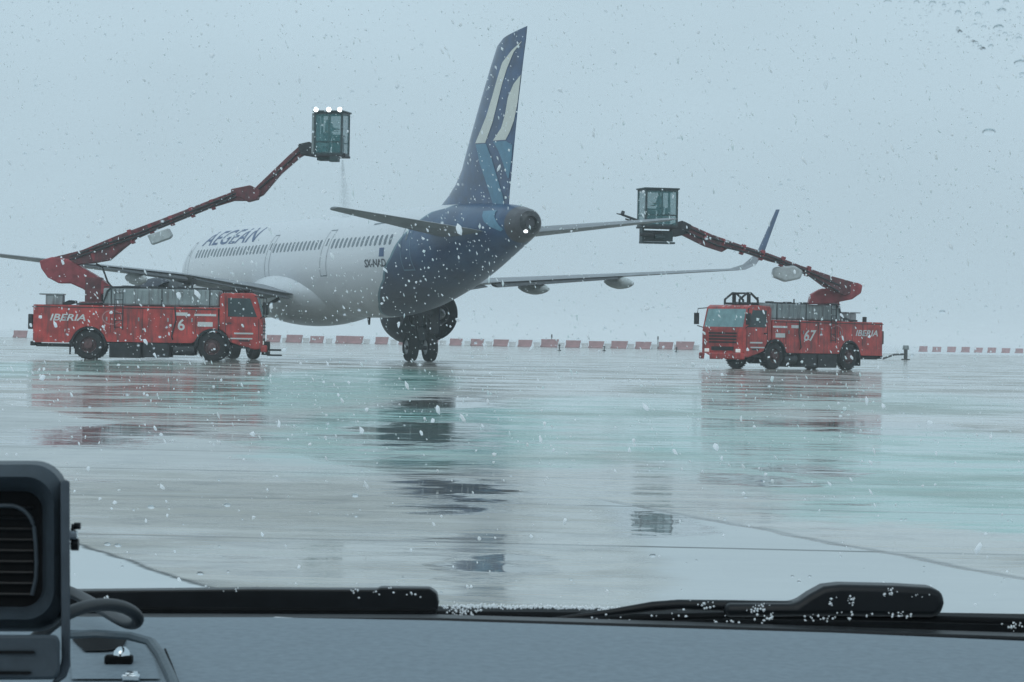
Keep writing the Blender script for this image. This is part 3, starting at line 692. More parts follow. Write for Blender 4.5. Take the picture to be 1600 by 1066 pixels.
    gr.box(P(x1+.012, 0, .80), (.03, 1.2, .16)); gr.build('grille', M['chassis'], cab)
    MB().box(P(x1+.05, 0, .50), (.24, WT+.04, .26)).build('bumper', M['red'], cab, bevel=.05)
    if rack == 'guard':
        g = MB()
        for sy in (-.4, .4):
            for a, b in (((7.0, 2.55), (7.0, 2.76)), ((7.0, 2.76), (7.42, 3.02)), ((7.42, 3.02), (7.66, 3.02)), ((7.66, 3.02), (8.1, 2.76)), ((8.1, 2.76), (8.1, 2.55)), ((7.5, 3.02), (7.5, 2.55)), ((7.6, 3.02), (7.6, 2.55)), ((7.0, 2.60), (8.1, 2.60))):
                g.cyl(P(a[0], sy, a[1]), P(b[0], sy, b[1]), .045, n=8)
        for x, z in ((7.42, 3.02), (7.66, 3.02), (8.1, 2.60), (7.0, 2.60)): g.cyl(P(x, -.4, z), P(x, .4, z), .035, n=8)
        g.build('roof_guard', M['chassis'], T)
    else:
        g = MB()
        for sy in (-.8, .8):
            g.cyl(P(7.05, sy, 2.62), P(8.1, sy, 2.66), .035, n=8)
            for x in (7.1, 7.6, 8.05): g.cyl(P(x, sy, 2.5), P(x, sy, 2.64), .03, n=8)
        g.box(P(7.6, 0, 2.66), (.35, 1.4, .10)); g.build('roof_rack', M['chassis'], T)
        # tow bar and step in front
        MB().box(P(8.72, -.5, .52), (.3, .5, .5)).box(P(9.05, -.5, .46), (.5, .12, .07)).box(P(9.05, -.5, .27), (.55, .3, .06)).build('tow_bar', M['chassis'], T, bevel=.015)
    # turret
    MB().cyl(P(2.15, 0, 1.98), P(2.15, 0, 2.12), .55, n=28).box(P(2.15, 0, 2.55), (.62, .7, .95)).build('turret', M['red_dark'], T, bevel=.04)
    return T, P

def lettering(T, P, side, items):
    for txt, x, z, ln, h, m in items:
        o = P(x, side*(HW+.014), z)
        text_on('lettering', txt, m, T, o, Vector((ln*(-side), 0, 0)), Vector((0, 0, h)), .25 if len(txt) > 1 else 0, .02)

tL, PL = truck('deicing_truck', (at(236, 560, 109).x, 109, 0), R(2.5), 'rack', 1)
tag(tL, 'red de-icing truck with long boom raised high over the hull, left of the airliner', 'truck')
lettering(tL, PL, -1, [('IBERIA', .62, 1.40, 1.3, .25, M['decal_white']), ('6', 5.42, 1.12, .26, .42, M['decal_white'])])
# right side (facing the camera) extra plates: stripes and light panels
def plates(T, P, side):
    mb = MB().box(P(5.55, side*(HW+.012), 1.72), (.45, .02, .12)).box(P(6.45, side*(HW+.012), 1.70), (.8, .02, .08)).box(P(6.45, side*(HW+.012), 1.36), (.55, .02, .17))
    mb.build('notice_plate', M['decal_white'], T)
    # ring logo
    r = MB(); c = P(2.95, side*(HW+.012), 1.55); n = 24; r0, r1 = .30, .34
    V = [c + Vector((math.cos(2*math.pi*k/n)*q*1.1, 0, math.sin(2*math.pi*k/n)*q*.8)) for q in (r0, r1) for k in range(n)]
    r.add(V, [(k, (k+1) % n, n+(k+1) % n, n+k) for k in range(n)]).build('ring_emblem', mat('faded pink paint', (.5, .22, .22), .5), T)
plates(tL, PL, -1)
tR, PR = truck('deicing_truck', (11.45, 120, 0), R(222.5), 'guard', 1)
tag(tR, 'red de-icing truck with black roof guard facing left, right of the airliner', 'truck')
lettering(tR, PR, 1, [('IBERIA', 1.75, 1.40, 1.4, .25, M['decal_white']), ('67', 5.0, 1.15, .75, .46, M['decal_white'])])
plates(tR, PR, 1)

# boom pieces: outlines with real thickness
def plate(T, name, poly, dep, th, m, bevel=.02, parent=None):
    Ti = T.matrix_world.inverted()
    fr = []; bk = []
    for u, v in poly:
        Y = dep(u) if callable(dep) else dep
        p = at(u, v, Y); fr.append(Ti @ (p + Vector((0, -th/2, 0)))); bk.append(Ti @ (p + Vector((0, th/2, 0))))
    return MB().prism(fr, bk).build(name, m, parent or T, bevel=bevel)
bpy.context.view_layer.update()
dL = lambda u: 109 - max(0, (u-110))*.011
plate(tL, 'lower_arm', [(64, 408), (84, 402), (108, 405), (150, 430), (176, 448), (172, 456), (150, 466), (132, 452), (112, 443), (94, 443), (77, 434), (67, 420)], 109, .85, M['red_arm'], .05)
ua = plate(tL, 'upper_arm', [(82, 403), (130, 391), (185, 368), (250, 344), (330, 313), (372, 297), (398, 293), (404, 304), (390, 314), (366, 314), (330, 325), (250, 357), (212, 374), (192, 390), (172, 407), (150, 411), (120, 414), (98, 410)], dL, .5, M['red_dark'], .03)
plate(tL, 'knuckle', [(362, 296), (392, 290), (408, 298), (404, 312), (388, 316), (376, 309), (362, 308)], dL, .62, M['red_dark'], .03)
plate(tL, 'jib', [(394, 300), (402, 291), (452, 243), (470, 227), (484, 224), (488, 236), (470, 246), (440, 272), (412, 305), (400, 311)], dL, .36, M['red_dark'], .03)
plate(tL, 'boom_head', [(466, 226), (484, 222), (494, 228), (512, 240), (540, 240), (540, 246), (500, 247), (470, 242)], dL, .5, M['chassis'], .03)
plate(tL, 'arm_box', [(231, 368), (264, 357), (270, 368), (266, 373), (238, 383)], 107.0, .5, M['white_box'], .04)
Ti = tL.matrix_world.inverted()
hs = MB()
for dv, dy in ((-2, -.3), (3, -.32)):
    hs.tube([Ti @ (at(u, v+dv, dL(u)) + Vector((0, dy, 0))) for u, v in ((110, 404), (160, 386), (220, 366), (300, 333), (370, 305))], .035)
hs.tube([Ti @ (at(u, v, dL(u)) + Vector((0, -.22, 0))) for u, v in ((372, 303), (398, 302), (430, 274), (468, 238), (490, 240))], .03)
hs.tube([Ti @ (at(u, v, 108.6)) for u, v in ((150, 412), (160, 418), (168, 440), (176, 450), (170, 470))], .035)
hs.build('hose', M['chassis'], tL)
rb = MB()
for u, v in ((146, 397), (176, 384), (205, 370), (236, 358), (268, 345), (300, 332), (332, 320)):
    p = Ti @ at(u, v, dL(u)); rb.box(p, (.14, .56, .52 if u < 210 else .36), M=Matrix.Rotation(R(20), 3, 'Y').inverted())
rb.build('arm_collar', M['red_arm'], ua, bevel=.01)

dR = lambda u: 119.5 - max(0, (1340-u))*.026
Yb = dR(1050)
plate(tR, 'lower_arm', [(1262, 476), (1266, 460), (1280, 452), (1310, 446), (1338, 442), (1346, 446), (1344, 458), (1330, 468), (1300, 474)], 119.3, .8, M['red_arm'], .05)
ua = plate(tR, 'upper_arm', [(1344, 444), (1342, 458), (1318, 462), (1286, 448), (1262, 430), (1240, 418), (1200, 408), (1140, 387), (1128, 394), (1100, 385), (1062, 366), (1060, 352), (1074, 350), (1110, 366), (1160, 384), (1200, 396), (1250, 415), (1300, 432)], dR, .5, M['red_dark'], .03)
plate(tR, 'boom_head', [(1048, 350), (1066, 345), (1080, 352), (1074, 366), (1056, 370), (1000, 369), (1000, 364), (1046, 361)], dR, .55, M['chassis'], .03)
plate(tR, 'arm_box', [(1205, 432), (1208, 418), (1240, 415), (1254, 424), (1250, 436), (1226, 441)], dR(1230)-.3, .6, M['white_box'], .08)
Ti = tR.matrix_world.inverted()
hs = MB()
hs.tube([Ti @ (at(u, v, dR(u)) + Vector((0, -.3, 0))) for u, v in ((1075, 356), (1110, 372), (1160, 388), (1205, 402), (1260, 424), (1310, 446))], .035)
hs.tube([Ti @ (at(u, v, dR(u)) + Vector((0, -.3, 0))) for u, v in ((1070, 362), (1120, 384), (1170, 396), (1215, 410), (1270, 434), (1310, 456))], .035)
hs.build('hose', M['chassis'], tR)
rb = MB()
for u, v in ((1100, 371), (1128, 381), (1160, 390), (1190, 399), (1222, 409), (1262, 424)):
    rb.box(Ti @ at(u, v, dR(u)), (.16, .56, .40), M=tR.matrix_world.to_3x3().inverted() @ Matrix.Rotation(R(18), 3, 'Y'))
rb.build('arm_collar', M['red_arm'], ua, bevel=.01)

# operator cabins at the boom ends
def cabin(T, world, rz, wx, wy, hz, mirrored, lamps, nozzle):
    """glazed cabin: local x across, y depth, z up"""
    Q = T.matrix_world.inverted() @ Matrix.Translation(world) @ Matrix.Rotation(rz, 4, 'Z')
    x, y = wx/2, wy/2; f = MB(); t = .07
    for sx in (-1, 1):
        for sy in (-1, 1): f.box((sx*(x-t/2), sy*(y-t/2), hz/2), (t, t, hz))
    for z in (t/2, hz-t/2):
        for sy in (-1, 1): f.box((0, sy*(y-t/2), z), (wx-2*t-.004, t*.98, t))
        for sx in (-1, 1): f.box((sx*(x-t/2), 0, z), (t*.98, wy-2*t-.004, t))
    f.box((0, -y+t/2, hz*.30), (wx-2*t-.004, t*.6, t*.7)).box((0, y-t/2, hz*.30), (wx-2*t-.004, t*.6, t*.7)).box((.02, -y+t/2, hz*.5), (t*.8, t*.5, hz*.9))
    fr = f.build('cabin_frame', M['frame'], T, xf=Q)
    MB().box((0, 0, hz+.03), (wx+.1, wy+.1, .06)).build('cabin_roof', M['frame'], fr, xf=Q, bevel=.02)
    MB().box((0, 0, -.04), (wx+.06, wy+.06, .08)).build('cabin_floor', M['chassis'], fr, xf=Q, bevel=.02)
    for (c, d) in (((0, -y+.02, hz*.5), (wx-2*t, .012, hz-2*t)), ((0, y-.02, hz*.5), (wx-2*t, .012, hz-2*t)), ((-x+.02, 0, hz*.5), (.012, wy-2*t, hz-2*t)), ((x-.02, 0, hz*.5), (.012, wy-2*t, hz-2*t))):
        MB().box(c, d).build('cabin_window', M['cab_glass'], fr, xf=Q)
    MB().box((mirrored*x*.45, 0, hz*.22), (.32, .5, hz*.4)).box((mirrored*x*.4, 0, hz*.46), (.4, .6, .06)).build('control_panel', M['chassis'], fr, xf=Q, bevel=.02)
    MB().box((-mirrored*x*.62, 0, hz*.30), (.10, .5, .6)).box((-mirrored*x*.45, 0, hz*.24), (.34, .5, .10)).build('seat', M['jacket'], fr, xf=Q, bevel=.03)
    for lx in lamps:
        l = MB().lathe([(0, .06), (.05, .09), (.1, .095), (.1, .0)], (lx, -y-.02, hz+.08), (0, -1, 0), 18).build('flood_lamp', M['chassis'], fr, xf=Q, smooth=True)
        MB().lathe([(.0, .0), (.025, .05), (.03, .088), (0, .09)], (lx, -y-.13, hz+.08), (0, -1, 0), 18).build('lens', M['lamp'], l, xf=Q, smooth=True)
    if nozzle:
        n = MB().cyl((-x, -y*.5, .12), (-x-.85, -y*.5, .40), .055, .04).cyl((-x, -y*.5, .02), (-x-.7, -y*.5, .24), .04, .03).cyl((-x-.85, -y*.5, .40), (-x-1.05, -y*.5, .43), .03, .02)
        n.cyl((-x-.76, -y*.5, .44), (-x-.86, -y*.5, .47), .09).cyl((-x-.5, -y*.5, .26), (-x-.5, -y*.5, .02), .03).build('spray_nozzle', M['dmetal'], fr, xf=Q)
        b = MB().box((0, 0, -.38), (wx*.95, .1, .06)).box((0, 0, -.62), (wx*1.0, .5, .07)).box((-x*.95, 0, -.35), (.07, .4, .6)).box((0, .1, -.36), (wx*.9, .5, .40)).cyl((-x*.3, -.3, -.4), (x*.3, -.3, -.4), .1)
        b.build('cabin_base', M['frame'], fr, xf=Q)
    else:
        b = MB().box((.48*x, -y, -.16), (.3, .3, .2)).box((-.2, 0, -.12), (wx*.5, .5, .14)); b.build('cabin_base', M['frame'], fr, xf=Q)
        MB().box((-x-.06, 0, hz*.5), (.10, wy*.8, hz*.96)).build('cabin_door', M['tank'], fr, xf=Q, bevel=.02)
    return Q
bpy.context.view_layer.update()
# ------------------------------------------------------------------ people
def skinned(name, joints, edges, m, parent=None, sub=1):
    me = bpy.data.meshes.new(name); me.from_pydata([j[0] for j in joints], edges, []); me.update()
    o = bpy.data.objects.new(name, me); C.objects.link(o)
    if parent: o.parent = parent
    me.materials.append(m)
    s = o.modifiers.new('skin', 'SKIN'); s.use_smooth_shade = True
    if not me.skin_vertices: 
        bpy.context.view_layer.objects.active = o
    for i, j in enumerate(joints):
        r = j[1] if isinstance(j[1], tuple) else (j[1], j[1]); me.skin_vertices[0].data[i].radius = r
        me.skin_vertices[0].data[i].use_root = (i == 0)
    o.modifiers.new('sub', 'SUBSURF').levels = sub; o.modifiers[-1].render_levels = sub
    return o
def person(loc, rz, label, reach, jacket):
    """standing operator, local +x is forward"""
    J = [((0, 0, .95), (.13, .16)), ((.01, 0, 1.15), (.12, .15)), ((.03, 0, 1.36), (.13, .18)), ((.04, 0, 1.50), (.055, .055)), ((.06, 0, 1.60), (.085, .075)), ((.065, 0, 1.72), (.085, .075))]
    E = [(0, 1), (1, 2), (2, 3), (3, 4), (4, 5)]
    def leg(s):
        k = len(J); J.extend([((.0, s*.10, .86), .09), ((.04, s*.12, .50), .062), ((-.02, s*.12, .10), .042), ((.03, s*.12, .04), .045), ((.15, s*.13, .03), .035)])
        E.extend([(0, k), (k, k+1), (k+1, k+2), (k+2, k+3), (k+3, k+4)])
    leg(1); leg(-1)
    def arm(s, hz):
        k = len(J); hx = reach
        J.extend([((.03, s*.19, 1.40), .058), ((.10, s*.25, 1.14), .045), ((hx-.08, s*.18, hz), .032), ((hx, s*.17, hz), (.034, .018))])
        E.extend([(2, k), (k, k+1), (k+1, k+2), (k+2, k+3)])
        for q in range(4):
            kk = len(J); dy = (q-1.5)*.022
            J.extend([((hx+.03, s*.17+dy, hz), .010), ((hx+.065-.006*abs(q-1), s*.17+dy, hz-.012), .009), ((hx+.075, s*.17+dy, hz-.04), .008)])
            E.extend([(k+3, kk), (kk, kk+1), (kk+1, kk+2)])
        kk = len(J); J.extend([((hx-.01, s*.13, hz-.01), .010), ((hx+.03, s*.115, hz-.025), .009)]); E.extend([(k+3, kk), (kk, kk+1)])
    arm(1, 1.12); arm(-1, 1.02)
    body = skinned('person', J, E, M['skin'])
    body.location = loc; body.rotation_euler = (0, 0, rz)
    tag(body, label, 'person')
    jj = [((0, 0, .86), (.165, .185)), ((.01, 0, 1.12), (.155, .18)), ((.03, 0, 1.36), (.155, .20)), ((.04, 0, 1.48), (.09, .09))]; je = [(0, 1), (1, 2), (2, 3)]
    for s, hz in ((1, 1.12), (-1, 1.02)):
        k = len(jj); jj += [((.03, s*.20, 1.41), .08), ((.10, s*.26, 1.14), .068), ((reach-.10, s*.18, hz), .055)]; je += [(2, k), (k, k+1), (k+1, k+2)]
    skinned('jacket', jj, je, jacket, body)
    tt = [((0, 0, .92), (.15, .175))]; te = []
    for s in (1, -1):
        k = len(tt); tt += [((.0, s*.10, .84), .11), ((.04, s*.12, .50), .085), ((-.02, s*.12, .12), .07)]; te += [(0, k), (k, k+1), (k+1, k+2)]
    skinned('trousers', tt, te, M['trousers'], body)
    h = MB().lathe([(-.02, .098), (.05, .10), (.10, .075), (.125, .03), (.13, .002)], (.055, 0, 1.70), (-.15, 0, 1), 20); h.build('cap', M['hair'], body, smooth=True)
    fc = MB().box((.150, 0, 1.665), (.035, .022, .04)); fc.build('nose', M['skin'], body, bevel=.008)
    e = MB()
    for s in (-1, 1): e.box((.140, s*.032, 1.69), (.012, .02, .012))
    e.box((.142, 0, 1.615), (.01, .045, .010)); e.build('eyes_and_mouth', M['hair'], body)
    er = MB()
    for s in (-1, 1): er.box((.055, s*.082, 1.66), (.03, .015, .055))
    er.build('ears', M['skin'], body, bevel=.006)
    return body

YL = dL(518)
pL = at(518, 243, YL)
cabin(tL, Matrix.Translation(pL).to_translation(), R(-12), 1.05, 1.0, 1.50, 1, (-.42, .05, .45), False)
YR = dR(1028)
pR = at(1027, 354, YR)
cabin(tR, pR, R(14), 1.28, 1.1, 1.38, -1, (), True)
def wpt(p, rz, dx, dy, dz): return p + Matrix.Rotation(rz, 3, 'Z') @ Vector((dx, dy, dz))
o1 = person(wpt(pL, R(-12), -.14, .0, .0), R(-12), 'operator in pale jacket standing at the controls inside the high left cabin', .40, M['jacket']); o1.scale = (.84,)*3
o2 = person(wpt(pR, R(14), .12, .05, .0), R(194), 'operator in grey jacket standing in the low right cabin behind the spray nozzle', .38, M['jacket']); o2.scale = (.78,)*3
# thin spray falling from the left cabin
sp = MB()
for k in range(2600):
    t = random.random()**.8; p = at(535 + 5*t, 250 + 90*t, YL - .4)
    rad = .05 + .20*t
    p = p + Vector((random.gauss(0, rad*.5), random.gauss(0, rad*.5), 0)); r = .0025 + .003*random.random()
    sp.add([p+Vector((0, 0, r*2)), p+Vector((r, 0, 0)), p+Vector((-r*.5, r*.8, 0)), p+Vector((-r*.5, -r*.8, 0)), p-Vector((0, 0, r*2))], [(0, 1, 2), (0, 2, 3), (0, 3, 1), (4, 2, 1), (4, 3, 2), (4, 1, 3)])
so = sp.build('spray', mat('spray droplets', (.55, .6, .62), .3, alpha=.8)); tag(so, 'thin grey spray of de-icing fluid falling from the high cabin', 'spray', kind='stuff')

# ------------------------------------------------------------------ barriers along the apron edge
def barrier(col, ln, name, slant):
    prof = [(-.30, 0), (-.30, .12), (-.16, .34), (-.10, .88), (.10, .88), (.16, .34), (.30, .12), (.30, 0)]
    a = [Vector((-ln/2 + slant*z - .18*(z > .5), y, z)) for y, z in prof]; b = [Vector((ln/2 + slant*z*.7, y, z)) for y, z in prof]
    m = MB().rings([a, b]); o = m.build(name, col, None, bevel=.03)
    return o
BY = 341
proto = {}
reds = [30, 426, 458, 494, 535, 553, 595, 632, 672, 711, 744, 781, 819, 857, 894, 930, 966, 1003, 1039, 1068]
refs = ['left of the rear of the left truck', 'touching the left truck bumper', 'second ahead of the left truck bumper', 'third ahead of the left truck bumper', 'left one of the touching pair',
        'right one of the touching pair', 'just left of the airliner wheels', 'hidden behind the airliner wheels', 'right behind the airliner engine', 'just right of the airliner engine',
        'second right of the airliner engine', 'under the tip of the tail', 'first right of the tail', 'below the inner flap fairing', 'second right of the inner fairing', 'beside the tall dark marker', 'below the outer flap fairing',
        'between the outer fairing and the right cabin', 'under the right cabin', 'nearest the nose of the right truck']
for i, u in enumerate(reds):
    p = at(u, 540, BY)
    if 'r' not in proto: proto['r'] = barrier(M['barrier_fogged_red'], 1.75, 'traffic_barrier', .35); o = proto['r']
    else: o = proto['r'].copy(); C.objects.link(o)
    o.location = (p.x, BY + random.uniform(-.6, .6), 0); o.rotation_euler = (0, 0, R(random.uniform(-12, 12))); k = random.uniform(.9, 1.08); o.scale = (k*random.uniform(.85, 1.1), 1, k)
    tag(o, 'red plastic barrier on the foggy apron edge, ' + refs[i], 'barrier', 'red barriers along the apron edge')
far = (1442, 1463, 1486, 1508, 1528, 1549, 1571, 1592)
nth = ('first', 'second', 'third', 'fourth', 'fifth', 'sixth', 'seventh', 'eighth')
for i, u in enumerate(far):
    o = proto['r'].copy(); C.objects.link(o); Yb_ = 455 + 3*i; p = at(u, 540, Yb_); o.location = (p.x, Yb_, -.03); o.scale = (.75, 1, random.uniform(.85, 1.0)); o.rotation_euler = (0, 0, R(random.uniform(-30, 30)))
    tag(o, 'faint red barrier far off in the fog, %s to the right of the grey post' % nth[i], 'barrier', 'faint barriers in the fog at the right')
whites = [u+19 for u in reds if u not in (30, 535)]
for i, u in enumerate(whites):
    p = at(u, 540, BY)
    if 'w' not in proto: proto['w'] = barrier(M['barrier_white'], .7, 'traffic_barrier', .2); o = proto['w']
    else: o = proto['w'].copy(); C.objects.link(o)
    o.scale = (1, 1, .62); o.location = (p.x, BY+.3, 0); o.rotation_euler = (0, 0, R(random.uniform(-8, 8)))
    tag(o, 'white plastic barrier between two red ones at the apron edge', 'barrier', 'white barriers between the red ones')
# small markers in front of the barriers
def marker(u, v, Y, h, lab):
    p = at(u, v, Y); m = MB().cyl((0, 0, 0), (0, 0, .08), .16, .14, 12).cyl((0, 0, .08), (0, 0, h*.75), .05, n=10).cyl((0, 0, h*.75), (0, 0, h), .10, .08, 12)
    o = m.build('marker_post', M['chassis'], None); o.location = (p.x, Y, 0); tag(o, lab, 'marker', 'small dark marker posts')
marker(874, 551, 250, .55, 'short dark marker post on the apron left of the outer flap fairing')
marker(944, 550, 262, .45, 'short dark marker post on the apron below the outer flap fairing')
marker(1057, 550, 270, .45, 'short dark marker post near the nose of the right truck')
marker(862, 534, 350, 1.5, 'tall thin dark marker behind the red barriers beside the tail')
marker(1028, 536, 352, 1.5, 'tall thin dark marker behind the red barriers under the right cabin')
# hydrant like post right of the right truck
p = at(1415, 562, 205)
hm = empty('hydrant_post', (p.x, 205, 0)); tag(hm, 'grey post with round head on the fogged apron, right of the right truck', 'post')
MB().cyl((0, 0, 0), (0, 0, .75), .13, n=14).cyl((0, 0, 0), (0, 0, .08), .3, n=14).build('post', M['dmetal'], hm)
MB().cyl((0, 0, .72), (0, 0, 1.02), .24, .20, 16).build('head', M['tank'], hm, bevel=.03)
MB().tube([(-.1, 0, .4), (-.8, 0, .36), (-1.6, 0, .05)], .07).build('hose', M['dmetal'], hm)

# ------------------------------------------------------------------ own vehicle: dashboard, windscreen, wipers
V = empty('vehicle_front', (0, 1.3, 0)); tag(V, 'grey dashboard, wet windscreen and black wipers of the vehicle the view is from', 'vehicle')
Vi = Matrix.Translation((0, -1.3, 0))
def vb(mb, name, m, parent=None, **k): return mb.build(name, m, parent or V, xf=Vi, **k)
dashm = mat('blue grey dashboard plastic', (.19, .237, .272), .62, var=.10, scale=260, bump=.0006, spec=.35)
trimm = mat('dashboard trim', (.075, .105, .125), .5, var=.08, scale=200, bump=.0003)
blackm = mat('black wiper plastic', (.007, .009, .011), .4, var=.3, scale=60, spec=.3)
rubber = mat('black rubber', (.005, .006, .007), .7, var=.3, scale=80, spec=.15)
chrome = mat('chrome', (.6, .66, .7), .15, metal=1, var=.05)
YD = 1.32
edge = [(-2600, 922), (-1200, 947), (-120, 967), (100, 968), (250, 969), (420, 969), (685, 974), (1000, 984), (1300, 993), (1600, 1006), (1800, 1014), (2800, 1036), (4200, 1062)]
# dashboard top: from the far edge towards the viewer with a gentle crown
rows = []
for (dY, dz) in ((.012, -.030), (.006, -.006), (0, 0), (-.006, .0018), (-.02, .003), (-.06, .003), (-.12, -.001), (-.20, -.008), (-.32, -.022), (-.46, -.04)):
    r = []
    for u, v in edge:
        p = at(u, v, YD); r.append(Vector((p.x, YD+dY, p.z+dz)))
    rows.append(r)
top = MB(); n = len(edge)
top.add([p for r in rows for p in r], [(i*n+k, i*n+k+1, (i+1)*n+k+1, (i+1)*n+k) for i in range(len(rows)-1) for k in range(n-1)])
dash = vb(top, 'dashboard', dashm, smooth=True)
def zdash(u, Y):
    # height of the dashboard surface under column u at distance Y
    for a, b in zip(edge, edge[1:]):
        if a[0] <= u <= b[0]: v = a[1] + (b[1]-a[1])*(u-a[0])/(b[0]-a[0]); break
    z = at(u, v, YD).z; d = Y - YD
    K = ((-.46, -.04), (-.32, -.022), (-.20, -.008), (-.12, -.001), (-.06, .003), (-.02, .003), (-.006, .0018), (0, 0))
    for a, b in zip(K, K[1:]):
        if a[0] <= d <= b[0]: return z + a[1] + (b[1]-a[1])*(d-a[0])/(b[0]-a[0])
    return z
def on_dash(u, v, lift=0):
    d = ray(u, v); o = Vector((0, 0, CH)); best = None
    t = .75
    while t < 1.34:
        p = o + d*(t/d.y)
        if p.z <= zdash(u, t): best = p; break
        t += .0005
    if best is None: best = at(u, v, 1.31)
    best = best.copy(); best.z = zdash(u, best.y) + lift
    return best
# recessed tray panel on the left with its raised rim and screw
def strip_on(pts, r, name, m, lift=.001):
    mb = MB().tube([on_dash(u, v, lift) for u, v in pts], r, 8); return vb(mb, name, m, dash, smooth=True)
strip_on([(104, 998), (150, 996), (205, 1000), (236, 1008), (252, 1030), (268, 1064), (280, 1100)], .0022, 'tray_rim', trimm)
strip_on([(258, 1016), (268, 1040), (278, 1068), (286, 1090)], .0005, 'seam', rubber, .0002)
strip_on([(104, 988), (160, 989), (206, 992)], .0005, 'seam', rubber, .0004)
tr = MB(); q = [on_dash(u, v, .0012) for u, v in ((108, 1004), (150, 1002), (200, 1006), (226, 1012), (240, 1034), (250, 1066), (112, 1066))]
tr.add(q, [tuple(range(len(q)))]); vb(tr, 'tray_panel', dashm, dash)
q = [on_dash(u, v, .0018) for u, v in ((112, 1005), (150, 1003), (198, 1007), (190, 1020), (165, 1024), (132, 1024))]
vb(MB().add(q, [tuple(range(len(q)))]), 'tray_recess', rubber, dash)
# chrome latch
c = on_dash(190, 1040, .002)
k = MB().lathe([(0, .0034), (.002, .0036), (.0038, .0030), (.0052, .0016), (.0056, .0002)], c, (0, -.1, 1), 20)
vb(k, 'latch_knob', chrome, dash, smooth=True)
vb(MB().box(c + Vector((-.001, -.001, .0004)), (.011, .006, .0036)), 'latch_base', rubber, dash, bevel=.0008)
c = on_dash(206, 1058, .001)
vb(MB().box(c, (.005, .006, .002)).box(c+Vector((.001, -.01, .0)), (.007, .004, .0025)), 'latch_clip', chrome, dash, bevel=.0005)

# windscreen pane (raked), with drops of melted snow on it
GB = Vector((0, 1.50, .945)); RAKE = R(31); gdir = Vector((0, -math.cos(RAKE), math.sin(RAKE)))
GN = Vector((0, math.sin(RAKE), math.cos(RAKE)))
def glass_pt(x, s):      # s metres up the pane, slight curvature to the sides
    return GB + gdir*s + Vector((x, -.06*x*x, 0))
nx, ny = 24, 14
gp = MB().add([glass_pt(-.95 + 1.9*i/nx, -.05 + 1.2*j/ny) for j in range(ny+1) for i in range(nx+1)], [(j*(nx+1)+i, j*(nx+1)+i+1, (j+1)*(nx+1)+i+1, (j+1)*(nx+1)+i) for j in range(ny) for i in range(nx)])
gmat = bpy.data.materials.new('windscreen glass'); gmat.use_nodes = True; t = gmat.node_tree; t.nodes.clear()
oo = t.nodes.new('ShaderNodeOutputMaterial'); mxs = t.nodes.new('ShaderNodeMixShader'); tp = t.nodes.new('ShaderNodeBsdfTransparent'); gl = t.nodes.new('ShaderNodeBsdfGlossy')
tp.inputs[0].default_value = (.93, .985, 1, 1); gl.inputs['Roughness'].default_value = .02; mxs.inputs[0].default_value = .02
t.links.new(tp.outputs[0], mxs.inputs[1]); t.links.new(gl.outputs[0], mxs.inputs[2]); t.links.new(mxs.outputs[0], oo.inputs[0])
pane = vb(gp, 'windscreen', gmat, smooth=True)
def on_glass(u, v):
    d = ray(u, v); o = Vector((0, 0, CH)); x = 0; p = None
    for _ in range(4):
        g0 = GB + Vector((0, -.06*x*x, 0)); tt = (g0-o).dot(GN)/d.dot(GN); p = o + d*tt; x = p.x
    return p
water = mat('water drop', (1, 1, 1), .0, var=0, trans=1, ior=1.33)
def drops(items, name, label_part):
    mb = MB(); ax = Vector((1, 0, 0)); ay = gdir
    for u, v, r, asp, ang in items:
        p = on_glass(u, v) - GN*.0002
        px = p.y/F; r = r*px
        ca, sa = math.cos(ang), math.sin(ang); nn = 10; rs = []
        e1 = ax*ca + ay*sa; e2 = -ax*sa + ay*ca
        for hgt, rad in ((0, 1), (.28, .92), (.48, .70), (.6, .38), (.63, .08)):
            rs.append([p + GN*(hgt*r*.9) + (e1*math.cos(2*math.pi*k/nn)*asp + e2*math.sin(2*math.pi*k/nn)*1.6)*rad*r for k in range(nn)])
        mb.rings(rs)
    return vb(mb, name, water, pane, smooth=True)
it = []
for u, v, r, a_, g_ in ((1545, 206, 5.5, 1.9, .1), (1497, 20, 4.5, 1.2, .2), (1565, 17, 5, 1.5, .1), (1560, 43, 5, 1.7, .5), (1528, 22, 4, 1.2, .6), (1457, 5, 4, 1.5, 0), (1475, 8, 3.5, .8, .3), (1503, 5, 4, 1.2, .8), (1542, 5, 3.5, 1, 0), (1572, 3, 3.5, 1.4, .5), (1594, 98, 5, 2, 0), (1592, 60, 3.5, 1.4, .2), (1598, 116, 4, 1.2, .8),
        (1500, 50, 3.2, 1.2, 0), (1548, 72, 3.4, 1.2, 0), (1524, 66, 2.6, 1.6, 0), (1537, 42, 2.8, 1.6, .3), (1523, 38, 2.4, 1.4, .4), (1570, 52, 2.6, 1.4, .6), (1432, 3, 3, 1.5, 0), (1387, 2, 3, 2, 0), (1472, 487, 3, 1.6, 0), (1425, 555, 2.6, 1, 0)):
    it.append((u, v, r, a_, g_))
for _ in range(12): t_ = random.random(); it.append((1485+62*t_, 38+46*t_, 1.6+random.random(), 1.6, -.6))
for _ in range(150):
    it.append((random.uniform(1400, 1600), abs(random.gauss(0, 60)), random.uniform(.7, 1.7), random.uniform(1, 1.6), random.uniform(-.4, .8)))
for _ in range(330):
    cu, cv = random.uniform(-100, 1700), random.uniform(-40, 930)
    for _ in range(random.choice((1, 1, 1, 2, 3))):
        it.append((cu+random.gauss(0, 9), cv+random.gauss(0, 9), random.choice((.8, 1.0, 1.2, 1.5, 2.0)), random.uniform(.9, 1.5), random.uniform(-.5, .5)))
for u, v in ((110, 845), (184, 852), (168, 850), (236, 792), (355, 789), (555, 774), (313, 896), (1020, 868)): it.append((u, v, 3.6, 1.5, .1))
